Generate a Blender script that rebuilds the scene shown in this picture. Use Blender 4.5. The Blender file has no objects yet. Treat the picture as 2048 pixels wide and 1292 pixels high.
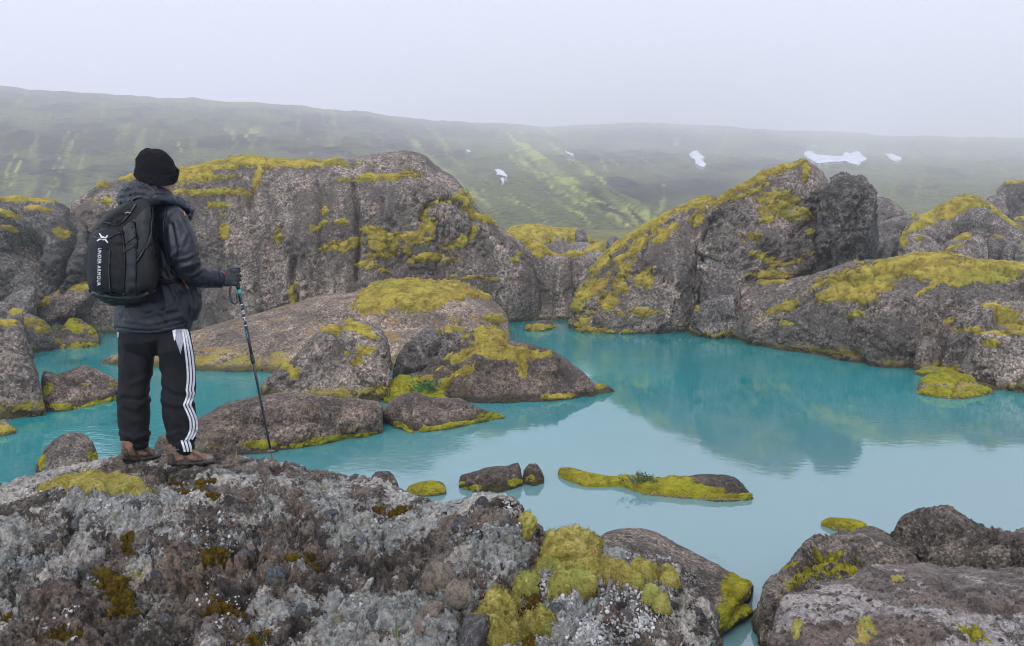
import bpy, bmesh, math, random
import numpy as np
from mathutils import Vector, Matrix
from mathutils.bvhtree import BVHTree

# ------------------------------------------------------------------ camera, sky, sun, exposure
sc = bpy.context.scene
COL = sc.collection
FPX, CX, CY, HZ, CAMZ = 1490.0, 1024.0, 646.0, 450.0, 3.5
PITCH = math.atan((CY - HZ) / FPX)
cam_data = bpy.data.cameras.new('camera')
cam = bpy.data.objects.new('camera', cam_data)
COL.objects.link(cam)
cam.location = (0, 0, CAMZ)
cam.rotation_euler = (math.pi / 2 - PITCH, 0, 0)
cam_data.sensor_width = 36.0
cam_data.lens = 36.0 * FPX / 2048.0
cam_data.clip_start, cam_data.clip_end = 0.1, 6000.0
sc.camera = cam

SUN_ELEV, SUN_AZ = math.radians(52), math.radians(205)     # azimuth from +Y clockwise: behind the viewer
world = bpy.data.worlds.new('World')
sc.world = world
world.use_nodes = True
wn, wl = world.node_tree.nodes, world.node_tree.links
wn.clear()
w_out = wn.new('ShaderNodeOutputWorld')
w_bg = wn.new('ShaderNodeBackground'); w_bg.inputs["Strength"].default_value = 0.15
w_sky = wn.new('ShaderNodeTexSky'); w_sky.sky_type = 'NISHITA'; w_sky.sun_disc = False
w_sky.sun_elevation = SUN_ELEV; w_sky.sun_rotation = SUN_AZ
w_mix = wn.new('ShaderNodeMix'); w_mix.data_type = 'RGBA'; w_mix.inputs[0].default_value = 0.92
w_mix.inputs[7].default_value = (6.8, 7.25, 8.75, 1)       # unbroken overcast in front of the clear sky
wl.new(w_sky.outputs[0], w_mix.inputs[6]); wl.new(w_mix.outputs[2], w_bg.inputs['Color']); wl.new(w_bg.outputs[0], w_out.inputs[0])

sun_d = bpy.data.lights.new('sun', 'SUN'); sun_d.energy = 1.5; sun_d.angle = math.radians(35); sun_d.color = (1, 0.97, 0.92)
sun = bpy.data.objects.new('sun', sun_d); COL.objects.link(sun)
sdir = Vector((math.sin(SUN_AZ) * math.cos(SUN_ELEV), math.cos(SUN_AZ) * math.cos(SUN_ELEV), math.sin(SUN_ELEV)))
sun.rotation_euler = sdir.to_track_quat('Z', 'Y').to_euler(); sun.location = (0, -20, 60)

sc.view_settings.view_transform = 'Standard'; sc.view_settings.look = 'None'
sc.view_settings.exposure = 0.1; sc.view_settings.gamma = 1.0; sc.view_settings.use_curve_mapping = False
sc.cycles.use_denoising = True
sc.cycles.filter_width = 1.1
sc.cycles.volume_bounces = 5; sc.cycles.max_bounces = 8; sc.cycles.diffuse_bounces = 3
sc.cycles.volume_step_rate = 4

# ------------------------------------------------------------------ helpers
CT, ST = math.cos(PITCH), math.sin(PITCH)
CAM = np.array([0, 0, CAMZ])
def ray(x, y):
    x = np.asarray(x, float); y = np.asarray(y, float)
    a = (x - CX) / FPX; b = (CY - y) / FPX
    return np.stack([a, CT + b * ST, -ST + b * CT], -1)          # forward component 1
def P(x, y, d):
    return CAM + ray(x, y) * np.asarray(d, float)[..., None]
def water_depth(x, y, z=0.0):
    r = ray(x, y)
    return (z - CAMZ) / np.minimum(r[..., 2], -1e-3)
def project(p):
    q = np.asarray(p) - CAM
    d = q[..., 1] * CT - q[..., 2] * ST
    up = q[..., 1] * ST + q[..., 2] * CT
    return CX + FPX * q[..., 0] / d, CY - FPX * up / d, d

rng = np.random.default_rng(7)
_perm = rng.permutation(4096).astype(np.int64)
_perm2 = np.concatenate([_perm, _perm])
_grad = rng.normal(size=(4096, 3)); _grad /= np.linalg.norm(_grad, axis=1)[:, None]
_rnd = rng.random((4096, 4))
def _hash(i, j, k):
    return _perm[(_perm[(_perm[i & 4095] + j) & 4095] + k) & 4095]
def perlin(p, seed=0):
    p = np.asarray(p, float) + seed * 17.31
    i = np.floor(p).astype(np.int64); f = p - i
    w = f * f * f * (f * (f * 6 - 15) + 10)
    r = 0
    for a in (0, 1):
        for b in (0, 1):
            for c in (0, 1):
                g = _grad[_hash(i[:, 0] + a, i[:, 1] + b, i[:, 2] + c)]
                d = f - np.array([a, b, c])
                wt = (w[:, 0] if a else 1 - w[:, 0]) * (w[:, 1] if b else 1 - w[:, 1]) * (w[:, 2] if c else 1 - w[:, 2])
                r = r + wt * np.einsum('ij,ij->i', g, d)
    return r * 1.6
def fbm(p, octv=4, seed=0, gain=0.5, ridge=False):
    r, a, p = 0, 1.0, np.asarray(p, float)
    for o in range(octv):
        n = perlin(p, seed + o)
        r = r + a * ((1 - 2 * np.abs(n)) if ridge else n)
        p = p * 2.03; a *= gain
    return r
def voronoi(p, seed=0, feat=False):
    """F1, F2, cell hash (N,4) and the cell's feature point"""
    p = np.asarray(p, float) + seed * 9.7
    i = np.floor(p).astype(np.int64)
    f1 = np.full(len(p), 9.0); f2 = np.full(len(p), 9.0); hid = np.zeros(len(p), np.int64); fp = np.zeros_like(p)
    for a in (-1, 0, 1):
        for b in (-1, 0, 1):
            for c in (-1, 0, 1):
                h = _hash(i[:, 0] + a, i[:, 1] + b, i[:, 2] + c)
                q = i + np.array([a, b, c]) + _rnd[h, :3]
                d = np.linalg.norm(q - p, axis=1)
                nw = d < f1
                f2 = np.where(nw, f1, np.minimum(f2, d))
                hid = np.where(nw, h, hid)
                if feat: fp = np.where(nw[:, None], p - q, fp)
                f1 = np.where(nw, d, f1)
    if feat: return f1, f2, _rnd[(hid * 7 + 13) & 4095], fp
    return f1, f2, _rnd[(hid * 7 + 13) & 4095]
def sstep(a, b, x):
    t = np.clip((x - a) / (b - a), 0, 1); return t * t * (3 - 2 * t)

def tag(o, label=None, cat=None, group=None, kind=None):
    if label: o['label'] = label
    if cat: o['category'] = cat
    if group: o['group'] = group
    if kind: o['kind'] = kind
    return o
def mesh_from(name, v, f, smooth=True):
    me = bpy.data.meshes.new(name)
    v = np.asarray(v, np.float32)
    if isinstance(f, np.ndarray):
        n, k = f.shape
        me.vertices.add(len(v)); me.vertices.foreach_set('co', v.ravel())
        me.loops.add(n * k); me.loops.foreach_set('vertex_index', f.astype(np.int32).ravel())
        me.polygons.add(n); me.polygons.foreach_set('loop_start', np.arange(0, n * k, k, dtype=np.int32))
        me.update(calc_edges=True)
    else:
        me.from_pydata(v.tolist(), [], [list(map(int, q)) for q in f]); me.update()
    me.polygons.foreach_set('use_smooth', np.full(len(me.polygons), smooth))
    return me
def obj(name, v, f, mat=None, parent=None, loc=(0, 0, 0), smooth=True):
    """world-space vertices in, one object out, with its origin at loc (or at the parent's)"""
    o0 = np.array(parent_loc(parent) if parent is not None else loc, float)
    me = mesh_from(name, np.asarray(v, float) - o0, f, smooth)
    if mat is not None: me.materials.append(mat)
    o = bpy.data.objects.new(name, me); COL.objects.link(o)
    if parent is not None: o.parent = parent
    else: o.location = tuple(o0)
    return o
def parent_loc(o):
    l = np.zeros(3)
    while o is not None:
        l += np.array(o.location); o = o.parent
    return l
def empty(name, loc, label=None, cat=None, group=None):
    o = bpy.data.objects.new(name, None); COL.objects.link(o); o.location = tuple(float(c) for c in loc)
    o.empty_display_size = 0.2
    return tag(o, label, cat, group)
def attr(o, name, val):
    a = o.data.attributes.new(name, 'FLOAT', 'POINT'); a.data.foreach_set('value', np.asarray(val, np.float32))
def grid_faces(nr, nc, wrap=False, off=0):
    r, c = np.meshgrid(np.arange(nr - 1), np.arange(nc if wrap else nc - 1), indexing='ij')
    c1 = (c + 1) % nc
    return np.stack([r * nc + c, r * nc + c1, (r + 1) * nc + c1, (r + 1) * nc + c], -1).reshape(-1, 4) + off
def resample(pts, n):
    """points along a Catmull-Rom through pts, n samples evenly by length; keeps any number of coordinates"""
    pts = np.asarray(pts, float)
    out = []
    q = np.vstack([2 * pts[0] - pts[1], pts, 2 * pts[-1] - pts[-2]])
    for i in range(len(pts) - 1):
        t = np.linspace(0, 1, 24, endpoint=False)[:, None]
        p0, p1, p2, p3 = q[i], q[i + 1], q[i + 2], q[i + 3]
        c = 0.5 * (2 * p1 + (p2 - p0) * t + (2 * p0 - 5 * p1 + 4 * p2 - p3) * t ** 2 + (3 * p1 - p0 - 3 * p2 + p3) * t ** 3)
        lin = p1 + (p2 - p1) * t
        out.append(0.6 * c + 0.4 * lin)
    out = np.vstack(out + [pts[-1:]])
    s = np.concatenate([[0], np.cumsum(np.linalg.norm(np.diff(out[:, :2], axis=0), axis=1))]); s /= s[-1]
    u = np.linspace(0, 1, n)
    return np.stack([np.interp(u, s, out[:, k]) for k in range(out.shape[1])], -1)

# ------------------------------------------------------------------ materials
def new_mat(name):
    m = bpy.data.materials.new(name); m.use_nodes = True
    nt = m.node_tree; nt.nodes.clear()
    out = nt.nodes.new('ShaderNodeOutputMaterial'); b = nt.nodes.new('ShaderNodeBsdfPrincipled')
    nt.links.new(b.outputs[0], out.inputs[0])
    return m, nt, b
class NT:
    """short hand for node trees"""
    def __init__(s, nt): s.nt = nt
    def put(s, sock, v):
        if hasattr(v, 'is_linked') or isinstance(v, bpy.types.NodeSocket): s.nt.links.new(v, sock)
        else: sock.default_value = v
    def coord(s, kind='Object'): return s.nt.nodes.new('ShaderNodeTexCoord').outputs[kind]
    def map(s, v, scale=(1, 1, 1), loc=(0, 0, 0)):
        n = s.nt.nodes.new('ShaderNodeMapping'); s.put(n.inputs[0], v); n.inputs['Scale'].default_value = scale; n.inputs['Location'].default_value = loc; return n.outputs[0]
    def noise(s, v, scale, detail=4, rough=0.55, dist=0.0, col=False):
        n = s.nt.nodes.new('ShaderNodeTexNoise'); s.put(n.inputs['Vector'], v); n.inputs['Scale'].default_value = scale
        n.inputs['Detail'].default_value = detail; n.inputs['Roughness'].default_value = rough; n.inputs['Distortion'].default_value = dist
        return n.outputs['Color' if col else 'Fac']
    def vor(s, v, scale, feat='F1', rand=1.0):
        n = s.nt.nodes.new('ShaderNodeTexVoronoi'); s.put(n.inputs['Vector'], v); n.inputs['Scale'].default_value = scale; n.feature = feat
        n.inputs['Randomness'].default_value = rand
        return n.outputs
    def ramp(s, fac, a, b):
        n = s.nt.nodes.new('ShaderNodeMapRange'); s.put(n.inputs[0], fac); n.inputs[1].default_value = a; n.inputs[2].default_value = b; n.interpolation_type = 'SMOOTHSTEP'; return n.outputs[0]
    def mix(s, fac, a, b, mode='MIX'):
        n = s.nt.nodes.new('ShaderNodeMix'); n.data_type = 'RGBA'; n.blend_type = mode; n.clamp_factor = True
        s.put(n.inputs[0], fac)
        for k, v in ((6, a), (7, b)):
            s.put(n.inputs[k], v if not isinstance(v, tuple) else (tuple(v) + (1,))[:4])
        return n.outputs[2]
    def math(s, op, a, b=0.0, c=0.0):
        n = s.nt.nodes.new('ShaderNodeMath'); n.operation = op; s.put(n.inputs[0], a); s.put(n.inputs[1], b); s.put(n.inputs[2], c); return n.outputs[0]
    def sep(s, v):
        n = s.nt.nodes.new('ShaderNodeSeparateXYZ'); s.put(n.inputs[0], v); return n.outputs
    def geo(s): return s.nt.nodes.new('ShaderNodeNewGeometry').outputs
    def attr(s, name):
        n = s.nt.nodes.new('ShaderNodeAttribute'); n.attribute_name = name; return n.outputs['Fac']
    def bump(s, h, strength=0.5, dist=0.05, nrm=None):
        n = s.nt.nodes.new('ShaderNodeBump'); s.put(n.inputs['Height'], h); n.inputs['Strength'].default_value = strength; n.inputs['Distance'].default_value = dist
        if nrm is not None: s.put(n.inputs['Normal'], nrm)
        return n.outputs[0]
def plain(name, col, rough=0.6, var=0.15, scale=30, metal=0.0, bumpd=0.001, spec=0.5, sheen=0.0):
    m, nt, b = new_mat(name); s = NT(nt)
    c = s.coord(); n = s.noise(c, scale, 4)
    dark = tuple(x * (1 - var) for x in col); light = tuple(min(1, x * (1 + var)) for x in col)
    s.put(b.inputs['Base Color'], s.mix(s.ramp(n, 0.3, 0.7), dark, light))
    b.inputs['Roughness'].default_value = rough; b.inputs['Metallic'].default_value = metal
    b.inputs['Specular IOR Level'].default_value = spec
    if sheen: b.inputs['Sheen Weight'].default_value = sheen
    s.put(b.inputs['Normal'], s.bump(s.noise(c, scale * 4, 3), 0.4, bumpd))
    return m

def rock_mat(name, dark=(0.13, 0.112, 0.101), mid=(0.25, 0.212, 0.19), tan=(0.32, 0.255, 0.215), speck=(0.5, 0.45, 0.4), k=1.0, streak=0.6, speckf=0.5, algae=1.0, algae_h=0.22, rust=0.0, bumpd=0.06, olive=0.25):
    """conglomerate: mottled groundmass with light and dark clasts, run-down stains, a yellow-green band at the water"""
    m, nt, b = new_mat(name); s = NT(nt)
    c = s.coord(); pos = s.geo()['Position']; z = s.sep(pos)[2]
    big = s.noise(c, 0.45 * k, 5, 0.6)
    med = s.noise(c, 3.2 * k, 5, 0.65)
    col = s.mix(s.ramp(big, 0.35, 0.66), dark, mid)
    col = s.mix(s.math('MULTIPLY', s.ramp(s.noise(c, 0.9 * k, 4), 0.45, 0.7), 0.6), col, tan)
    col = s.mix(s.ramp(med, 0.38, 0.62), s.mix(0.3, col, tuple(x * 0.7 for x in dark)), col)
    # slate-dark washed faces beside the pale pebbly ones
    wash = s.ramp(s.noise(s.map(c, (0.42 * k, 0.42 * k, 0.24 * k), (7, 2, 4)), 1.0, 6, 0.62, 0.6), 0.52, 0.6)
    col = s.mix(s.math('MULTIPLY', wash, 0.65), col, (dark[0] * 0.6, dark[1] * 0.64, dark[2] * 0.72))
    # every pebble of the conglomerate has its own tone
    cells = None
    for sc_, lo, hi in ((7.0 * k, 0.85, 1.15), (14.0 * k, 0.45, 1.65), (24.0 * k, 0.4, 1.7)):
        wv = nt.nodes.new('ShaderNodeVectorMath'); wv.operation = 'MULTIPLY_ADD'
        s.put(wv.inputs[0], s.noise(c, sc_ * 1.1, 3, 0.7, col=True)); wv.inputs[1].default_value = (1.2 / sc_,) * 3; s.put(wv.inputs[2], c)
        vc = s.vor(wv.outputs[0], sc_)
        rv = s.sep(vc['Color'])[0]
        col = s.mix(s.math('MULTIPLY_ADD', wash, -0.45, 0.95), col, s.math('MULTIPLY_ADD', rv, hi - lo, lo), 'MULTIPLY')
        pz = s.math('MULTIPLY', s.math('SUBTRACT', 0.8, vc['Distance']), 3.2 / sc_)
        cells = pz if cells is None else s.math('ADD', cells, pz)
    # streaks of dark run-off
    st = s.noise(s.map(c, (1.3 * k, 1.3 * k, 0.055 * k)), 1.0, 4, 0.6, 0.25)
    col = s.mix(s.math('MULTIPLY', s.ramp(st, 0.48, 0.57), streak), col, s.mix(0.8, col, tuple(x * 0.5 for x in dark)))
    st2 = s.noise(s.map(c, (2.4 * k, 2.4 * k, 0.13 * k), (5, 3, 1)), 1.0, 4, 0.6, 0.4)
    col = s.mix(s.math('MULTIPLY', s.ramp(st2, 0.58, 0.7), streak * 0.3), col, (0.36, 0.32, 0.29))
    grit = s.noise(c, 26 * k, 4, 0.75)
    col = s.mix(s.ramp(grit, 0.52, 0.68), col, s.mix(0.7, col, tuple(x * 0.35 for x in dark)))
    col = s.mix(s.math('MULTIPLY', s.ramp(grit, 0.44, 0.3), 0.3), col, (0.36, 0.32, 0.295))
    # clasts at three sizes
    h = None
    for sc_, thr in ((5.0 * k, 0.6), (10.0 * k, 0.5), (20.0 * k, 0.4)):
        wob = nt.nodes.new('ShaderNodeVectorMath'); wob.operation = 'MULTIPLY_ADD'
        s.put(wob.inputs[0], s.noise(c, sc_ * 1.3, 2, col=True)); wob.inputs[1].default_value = (1.1 / sc_,) * 3; s.put(wob.inputs[2], c)
        v = s.vor(wob.outputs[0], sc_)
        rr, gg, bb = s.sep(v['Color'])[0], s.sep(v['Color'])[1], s.sep(v['Color'])[2]
        edge = s.math('MULTIPLY_ADD', gg, 0.36, 0.12)
        inside = s.ramp(s.math('SUBTRACT', v['Distance'], edge), 0.08, -0.04)
        lit = s.math('MULTIPLY', inside, s.ramp(rr, thr - 0.1, thr + 0.35))
        lit = s.math('MULTIPLY', lit, s.ramp(s.noise(c, 1.1 * k, 4, 0.7), 0.36, 0.62))
        col = s.mix(s.math('MULTIPLY', lit, speckf), col, s.mix(gg, speck, (0.38, 0.36, 0.37)))
        drk = s.math('MULTIPLY', inside, s.ramp(bb, 0.66, 0.8))
        col = s.mix(s.math('MULTIPLY', drk, 0.7), col, tuple(x * 0.35 for x in dark))
        hh = s.math('MULTIPLY', s.math('MULTIPLY', inside, rr), 1.0 / math.sqrt(sc_))
        h = hh if h is None else s.math('ADD', h, hh)
    if olive:
        ol = s.math('MULTIPLY', s.ramp(s.noise(c, 1.3 * k, 5, 0.7), 0.55, 0.72), olive)
        col = s.mix(ol, col, (0.14, 0.125, 0.04))
    if rust:
        ru = s.math('MULTIPLY', s.ramp(s.noise(s.map(c, (1, 1, 2.5)), 1.1 * k, 5, 0.65), 0.54, 0.7), rust)
        col = s.mix(ru, col, s.mix(s.noise(c, 6 * k), (0.26, 0.12, 0.015), (0.2, 0.17, 0.03)))
    if algae:
        zz = s.math('SUBTRACT', z, s.math('MULTIPLY', s.math('SUBTRACT', s.noise(c, 1.2 * k, 4), 0.42), algae_h * 3.2))
        al = s.math('MULTIPLY', s.ramp(zz, algae_h, algae_h * 0.3), algae)
        al = s.math('MULTIPLY', al, s.math('MULTIPLY', s.ramp(s.noise(c, 9 * k, 4), 0.28, 0.55), s.ramp(s.noise(c, 0.8 * k, 3), 0.36, 0.56)))
        col = s.mix(al, col, s.mix(s.noise(c, 4 * k), (0.2, 0.15, 0.014), (0.33, 0.3, 0.03)))
        col = s.mix(s.math('MULTIPLY', s.ramp(s.math('SUBTRACT', z, s.math('MULTIPLY', s.noise(c, 1.7 * k, 4), 0.22)), 0.06, -0.04), 0.8), col, (0.035, 0.033, 0.024))
    oi = nt.nodes.new('ShaderNodeObjectInfo')
    col = s.mix(1.0, col, s.math('MULTIPLY_ADD', oi.outputs['Random'], 0.5, 0.78), 'MULTIPLY')
    col = s.mix(1.0, col, (1.03, 0.985, 0.91), 'MULTIPLY')
    # thin moss growing out from the cushions
    mm = s.math('ADD', s.attr('mossy'), s.math('MULTIPLY', s.math('SUBTRACT', s.noise(s.map(c, (1, 1, 1.8)), 5 * k, 7, 0.8), 0.5), 2.2))
    col = s.mix(s.math('MULTIPLY', s.ramp(mm, -0.1, 0.25), 0.85), col, s.mix(s.ramp(grit, 0.35, 0.65), (0.12, 0.1, 0.028), (0.33, 0.27, 0.08)))
    s.put(b.inputs['Base Color'], col)
    s.put(b.inputs['Roughness'], s.math('MULTIPLY_ADD', med, 0.35, 0.55))
    b.inputs['Specular IOR Level'].default_value = 0.3
    fine = s.math('ADD', s.math('ADD', h, cells), s.math('MULTIPLY', s.noise(c, 14 * k, 6, 0.75), 0.5))
    n1 = s.bump(s.noise(c, 2.5 * k, 6, 0.6), 0.5, bumpd * 2.5)
    s.put(b.inputs['Normal'], s.bump(fine, 0.9, bumpd, n1))
    return m

def moss_mat(name, a, bcol, c2, k=1.0, bumpd=0.03):
    m, nt, b = new_mat(name); s = NT(nt)
    c = s.coord()
    n1 = s.noise(c, 2.0 * k, 5, 0.65); n2 = s.noise(c, 22 * k, 4, 0.7); v = s.vor(c, 9 * k)
    col = s.mix(s.ramp(n1, 0.32, 0.66), a, bcol)
    col = s.mix(s.math('MULTIPLY', s.ramp(n2, 0.52, 0.75), 0.55), col, c2)
    col = s.mix(s.math('MULTIPLY', s.ramp(s.noise(s.map(c, (1, 1, 2.2)), 4.5 * k, 5, 0.7), 0.5, 0.68), 0.75), col, (a[0] * 0.55, a[1] * 0.5, a[2] * 0.5))
    vg = s.noise(s.map(c, (1, 1, 1), (4, 9, 2)), 0.75 * k, 4, 0.65)
    col = s.mix(s.math('MULTIPLY', s.ramp(vg, 0.52, 0.68), 0.55), col, (bcol[0] * 0.62, bcol[1] * 0.86, bcol[2] * 0.7))
    col = s.mix(s.math('MULTIPLY', s.ramp(vg, 0.44, 0.3), 0.5), col, (bcol[0] * 0.8, bcol[1] * 0.62, bcol[2] * 0.8))
    s.put(b.inputs['Base Color'], col); b.inputs['Roughness'].default_value = 0.95; b.inputs['Specular IOR Level'].default_value = 0.1
    hh = s.math('ADD', s.math('MULTIPLY', v['Distance'], -0.5), s.math('MULTIPLY', n2, 1.0))
    big = s.bump(s.noise(s.map(c, (1, 1, 1.8)), 4.5 * k, 5, 0.7), 1.0, bumpd * 5)
    s.put(b.inputs['Normal'], s.bump(hh, 1.0, bumpd, big))
    return m

M = {}
M['cliff'] = rock_mat('cliff_rock', k=1.0, streak=0.9, speckf=0.5, algae=0.4, algae_h=0.12)
M['rock'] = rock_mat('conglomerate_rock', k=1.1, streak=0.35, speckf=0.5)
M['dark'] = rock_mat('dark_lava_rock', dark=(0.09, 0.084, 0.083), mid=(0.2, 0.186, 0.182), tan=(0.26, 0.23, 0.21), k=1.3, streak=0.25, speckf=0.35, olive=0.3)
M['brown'] = rock_mat('brown_rock', dark=(0.08, 0.062, 0.053), mid=(0.19, 0.147, 0.126), tan=(0.28, 0.205, 0.165), k=1.7, streak=0.15, speckf=0.45, algae=0.7, algae_h=0.09, rust=0.3)
M['rusty'] = rock_mat('rust_stained_rock', dark=(0.12, 0.095, 0.08), mid=(0.27, 0.215, 0.18), tan=(0.34, 0.26, 0.2), k=1.4, streak=0.2, speckf=0.35, algae=1.0, algae_h=0.35, rust=0.75)
M['far'] = rock_mat('grey_rock', dark=(0.12, 0.108, 0.104), mid=(0.25, 0.225, 0.215), k=1.2, streak=0.3, speckf=0.6, algae=0)
M['near'] = rock_mat('near_rock', dark=(0.055, 0.046, 0.039), mid=(0.16, 0.135, 0.115), tan=(0.27, 0.22, 0.185), k=2.6, streak=0.1, speckf=0.45, algae=0.9, algae_h=0.12, bumpd=0.03)
M['islet'] = rock_mat('islet_rock', dark=(0.045, 0.036, 0.03), mid=(0.12, 0.1, 0.085), tan=(0.17, 0.13, 0.1), k=2.6, streak=0.1, speckf=0.4, algae=0.25, algae_h=0.04, bumpd=0.03)
M['moss'] = moss_mat('woolly_moss', (0.23, 0.18, 0.036), (0.52, 0.41, 0.08), (0.66, 0.56, 0.19))
M['moss_near'] = moss_mat('moss_cushion', (0.45, 0.375, 0.08), (0.68, 0.59, 0.17), (0.82, 0.75, 0.34), k=5.0, bumpd=0.012)
M['moss_green'] = moss_mat('wet_green_moss', (0.23, 0.2, 0.02), (0.46, 0.42, 0.035), (0.6, 0.55, 0.1), k=2.5, bumpd=0.02)
M['moss_rust'] = moss_mat('rusty_moss', (0.1, 0.06, 0.012), (0.2, 0.13, 0.016), (0.3, 0.2, 0.03), k=6, bumpd=0.01)
# ------------------------------------------------------------------ the setting: lake, ground, hillside, haze
def build_lake():
    m, nt, b = new_mat('glacial_water'); s = NT(nt)
    pos = s.geo()['Position']
    n = s.noise(pos, 0.16, 3)
    col = s.mix(s.ramp(n, 0.3, 0.7), (0.008, 0.185, 0.195), (0.02, 0.24, 0.245))
    silt = s.math('MULTIPLY', s.ramp(s.noise(s.map(pos, (1, 0.6, 1), (3, 7, 0)), 0.5, 4), 0.56, 0.75), 0.35)
    col = s.mix(silt, col, (0.16, 0.21, 0.21))
    near = s.math('MULTIPLY', s.ramp(s.sep(pos)[1], 17.0, 7.5), s.ramp(s.sep(pos)[0], -6.0, 0.0))
    col = s.mix(s.math('MULTIPLY', near, 0.8), col, (0.16, 0.245, 0.262))
    sub = s.math('MULTIPLY', s.ramp(s.noise(s.map(pos, (0.7, 0.7, 1), (1.3, 4.1, 0)), 1.0, 5, 0.6), 0.6, 0.72), s.math('MAXIMUM', s.ramp(s.sep(pos)[0], -4.0, -7.5), s.math('MULTIPLY', s.ramp(s.sep(pos)[1], 8.6, 7.2), 0.7)))
    col = s.mix(s.math('MULTIPLY', sub, 0.7), col, (0.012, 0.05, 0.055))
    s.put(b.inputs['Base Color'], col)
    b.inputs['Roughness'].default_value = 0.03; b.inputs['IOR'].default_value = 2.0
    r1 = s.noise(s.map(pos, (1, 1.6, 1)), 5.5, 3, 0.55, 0.3)
    r2 = s.noise(s.map(pos, (1, 1.5, 1)), 1.1, 2, 0.5)
    wind = s.ramp(s.noise(s.map(pos, (0.12, 0.25, 1), (2, 0, 0)), 1.0, 2), 0.42, 0.62)
    far = s.ramp(s.sep(pos)[1], 8.0, 16.0)
    amt = s.math('MULTIPLY_ADD', s.math('MULTIPLY', wind, far), 0.85, 0.12)
    hgt = s.math('MULTIPLY', s.math('ADD', s.math('MULTIPLY', r1, 0.6), r2), amt)
    s.put(b.inputs['Normal'], s.bump(hgt, 0.24, 0.05))
    nx, ny = 60, 50
    X, Y = np.meshgrid(np.linspace(-70, 70, nx), np.linspace(-14, 40, ny))
    v = np.stack([X, Y, np.zeros_like(X)], -1).reshape(-1, 3)
    o = obj('lake', v, grid_faces(ny, nx), m)
    tag(o, 'milky turquoise glacial lake between the boulders', 'lake', kind='structure')

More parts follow.
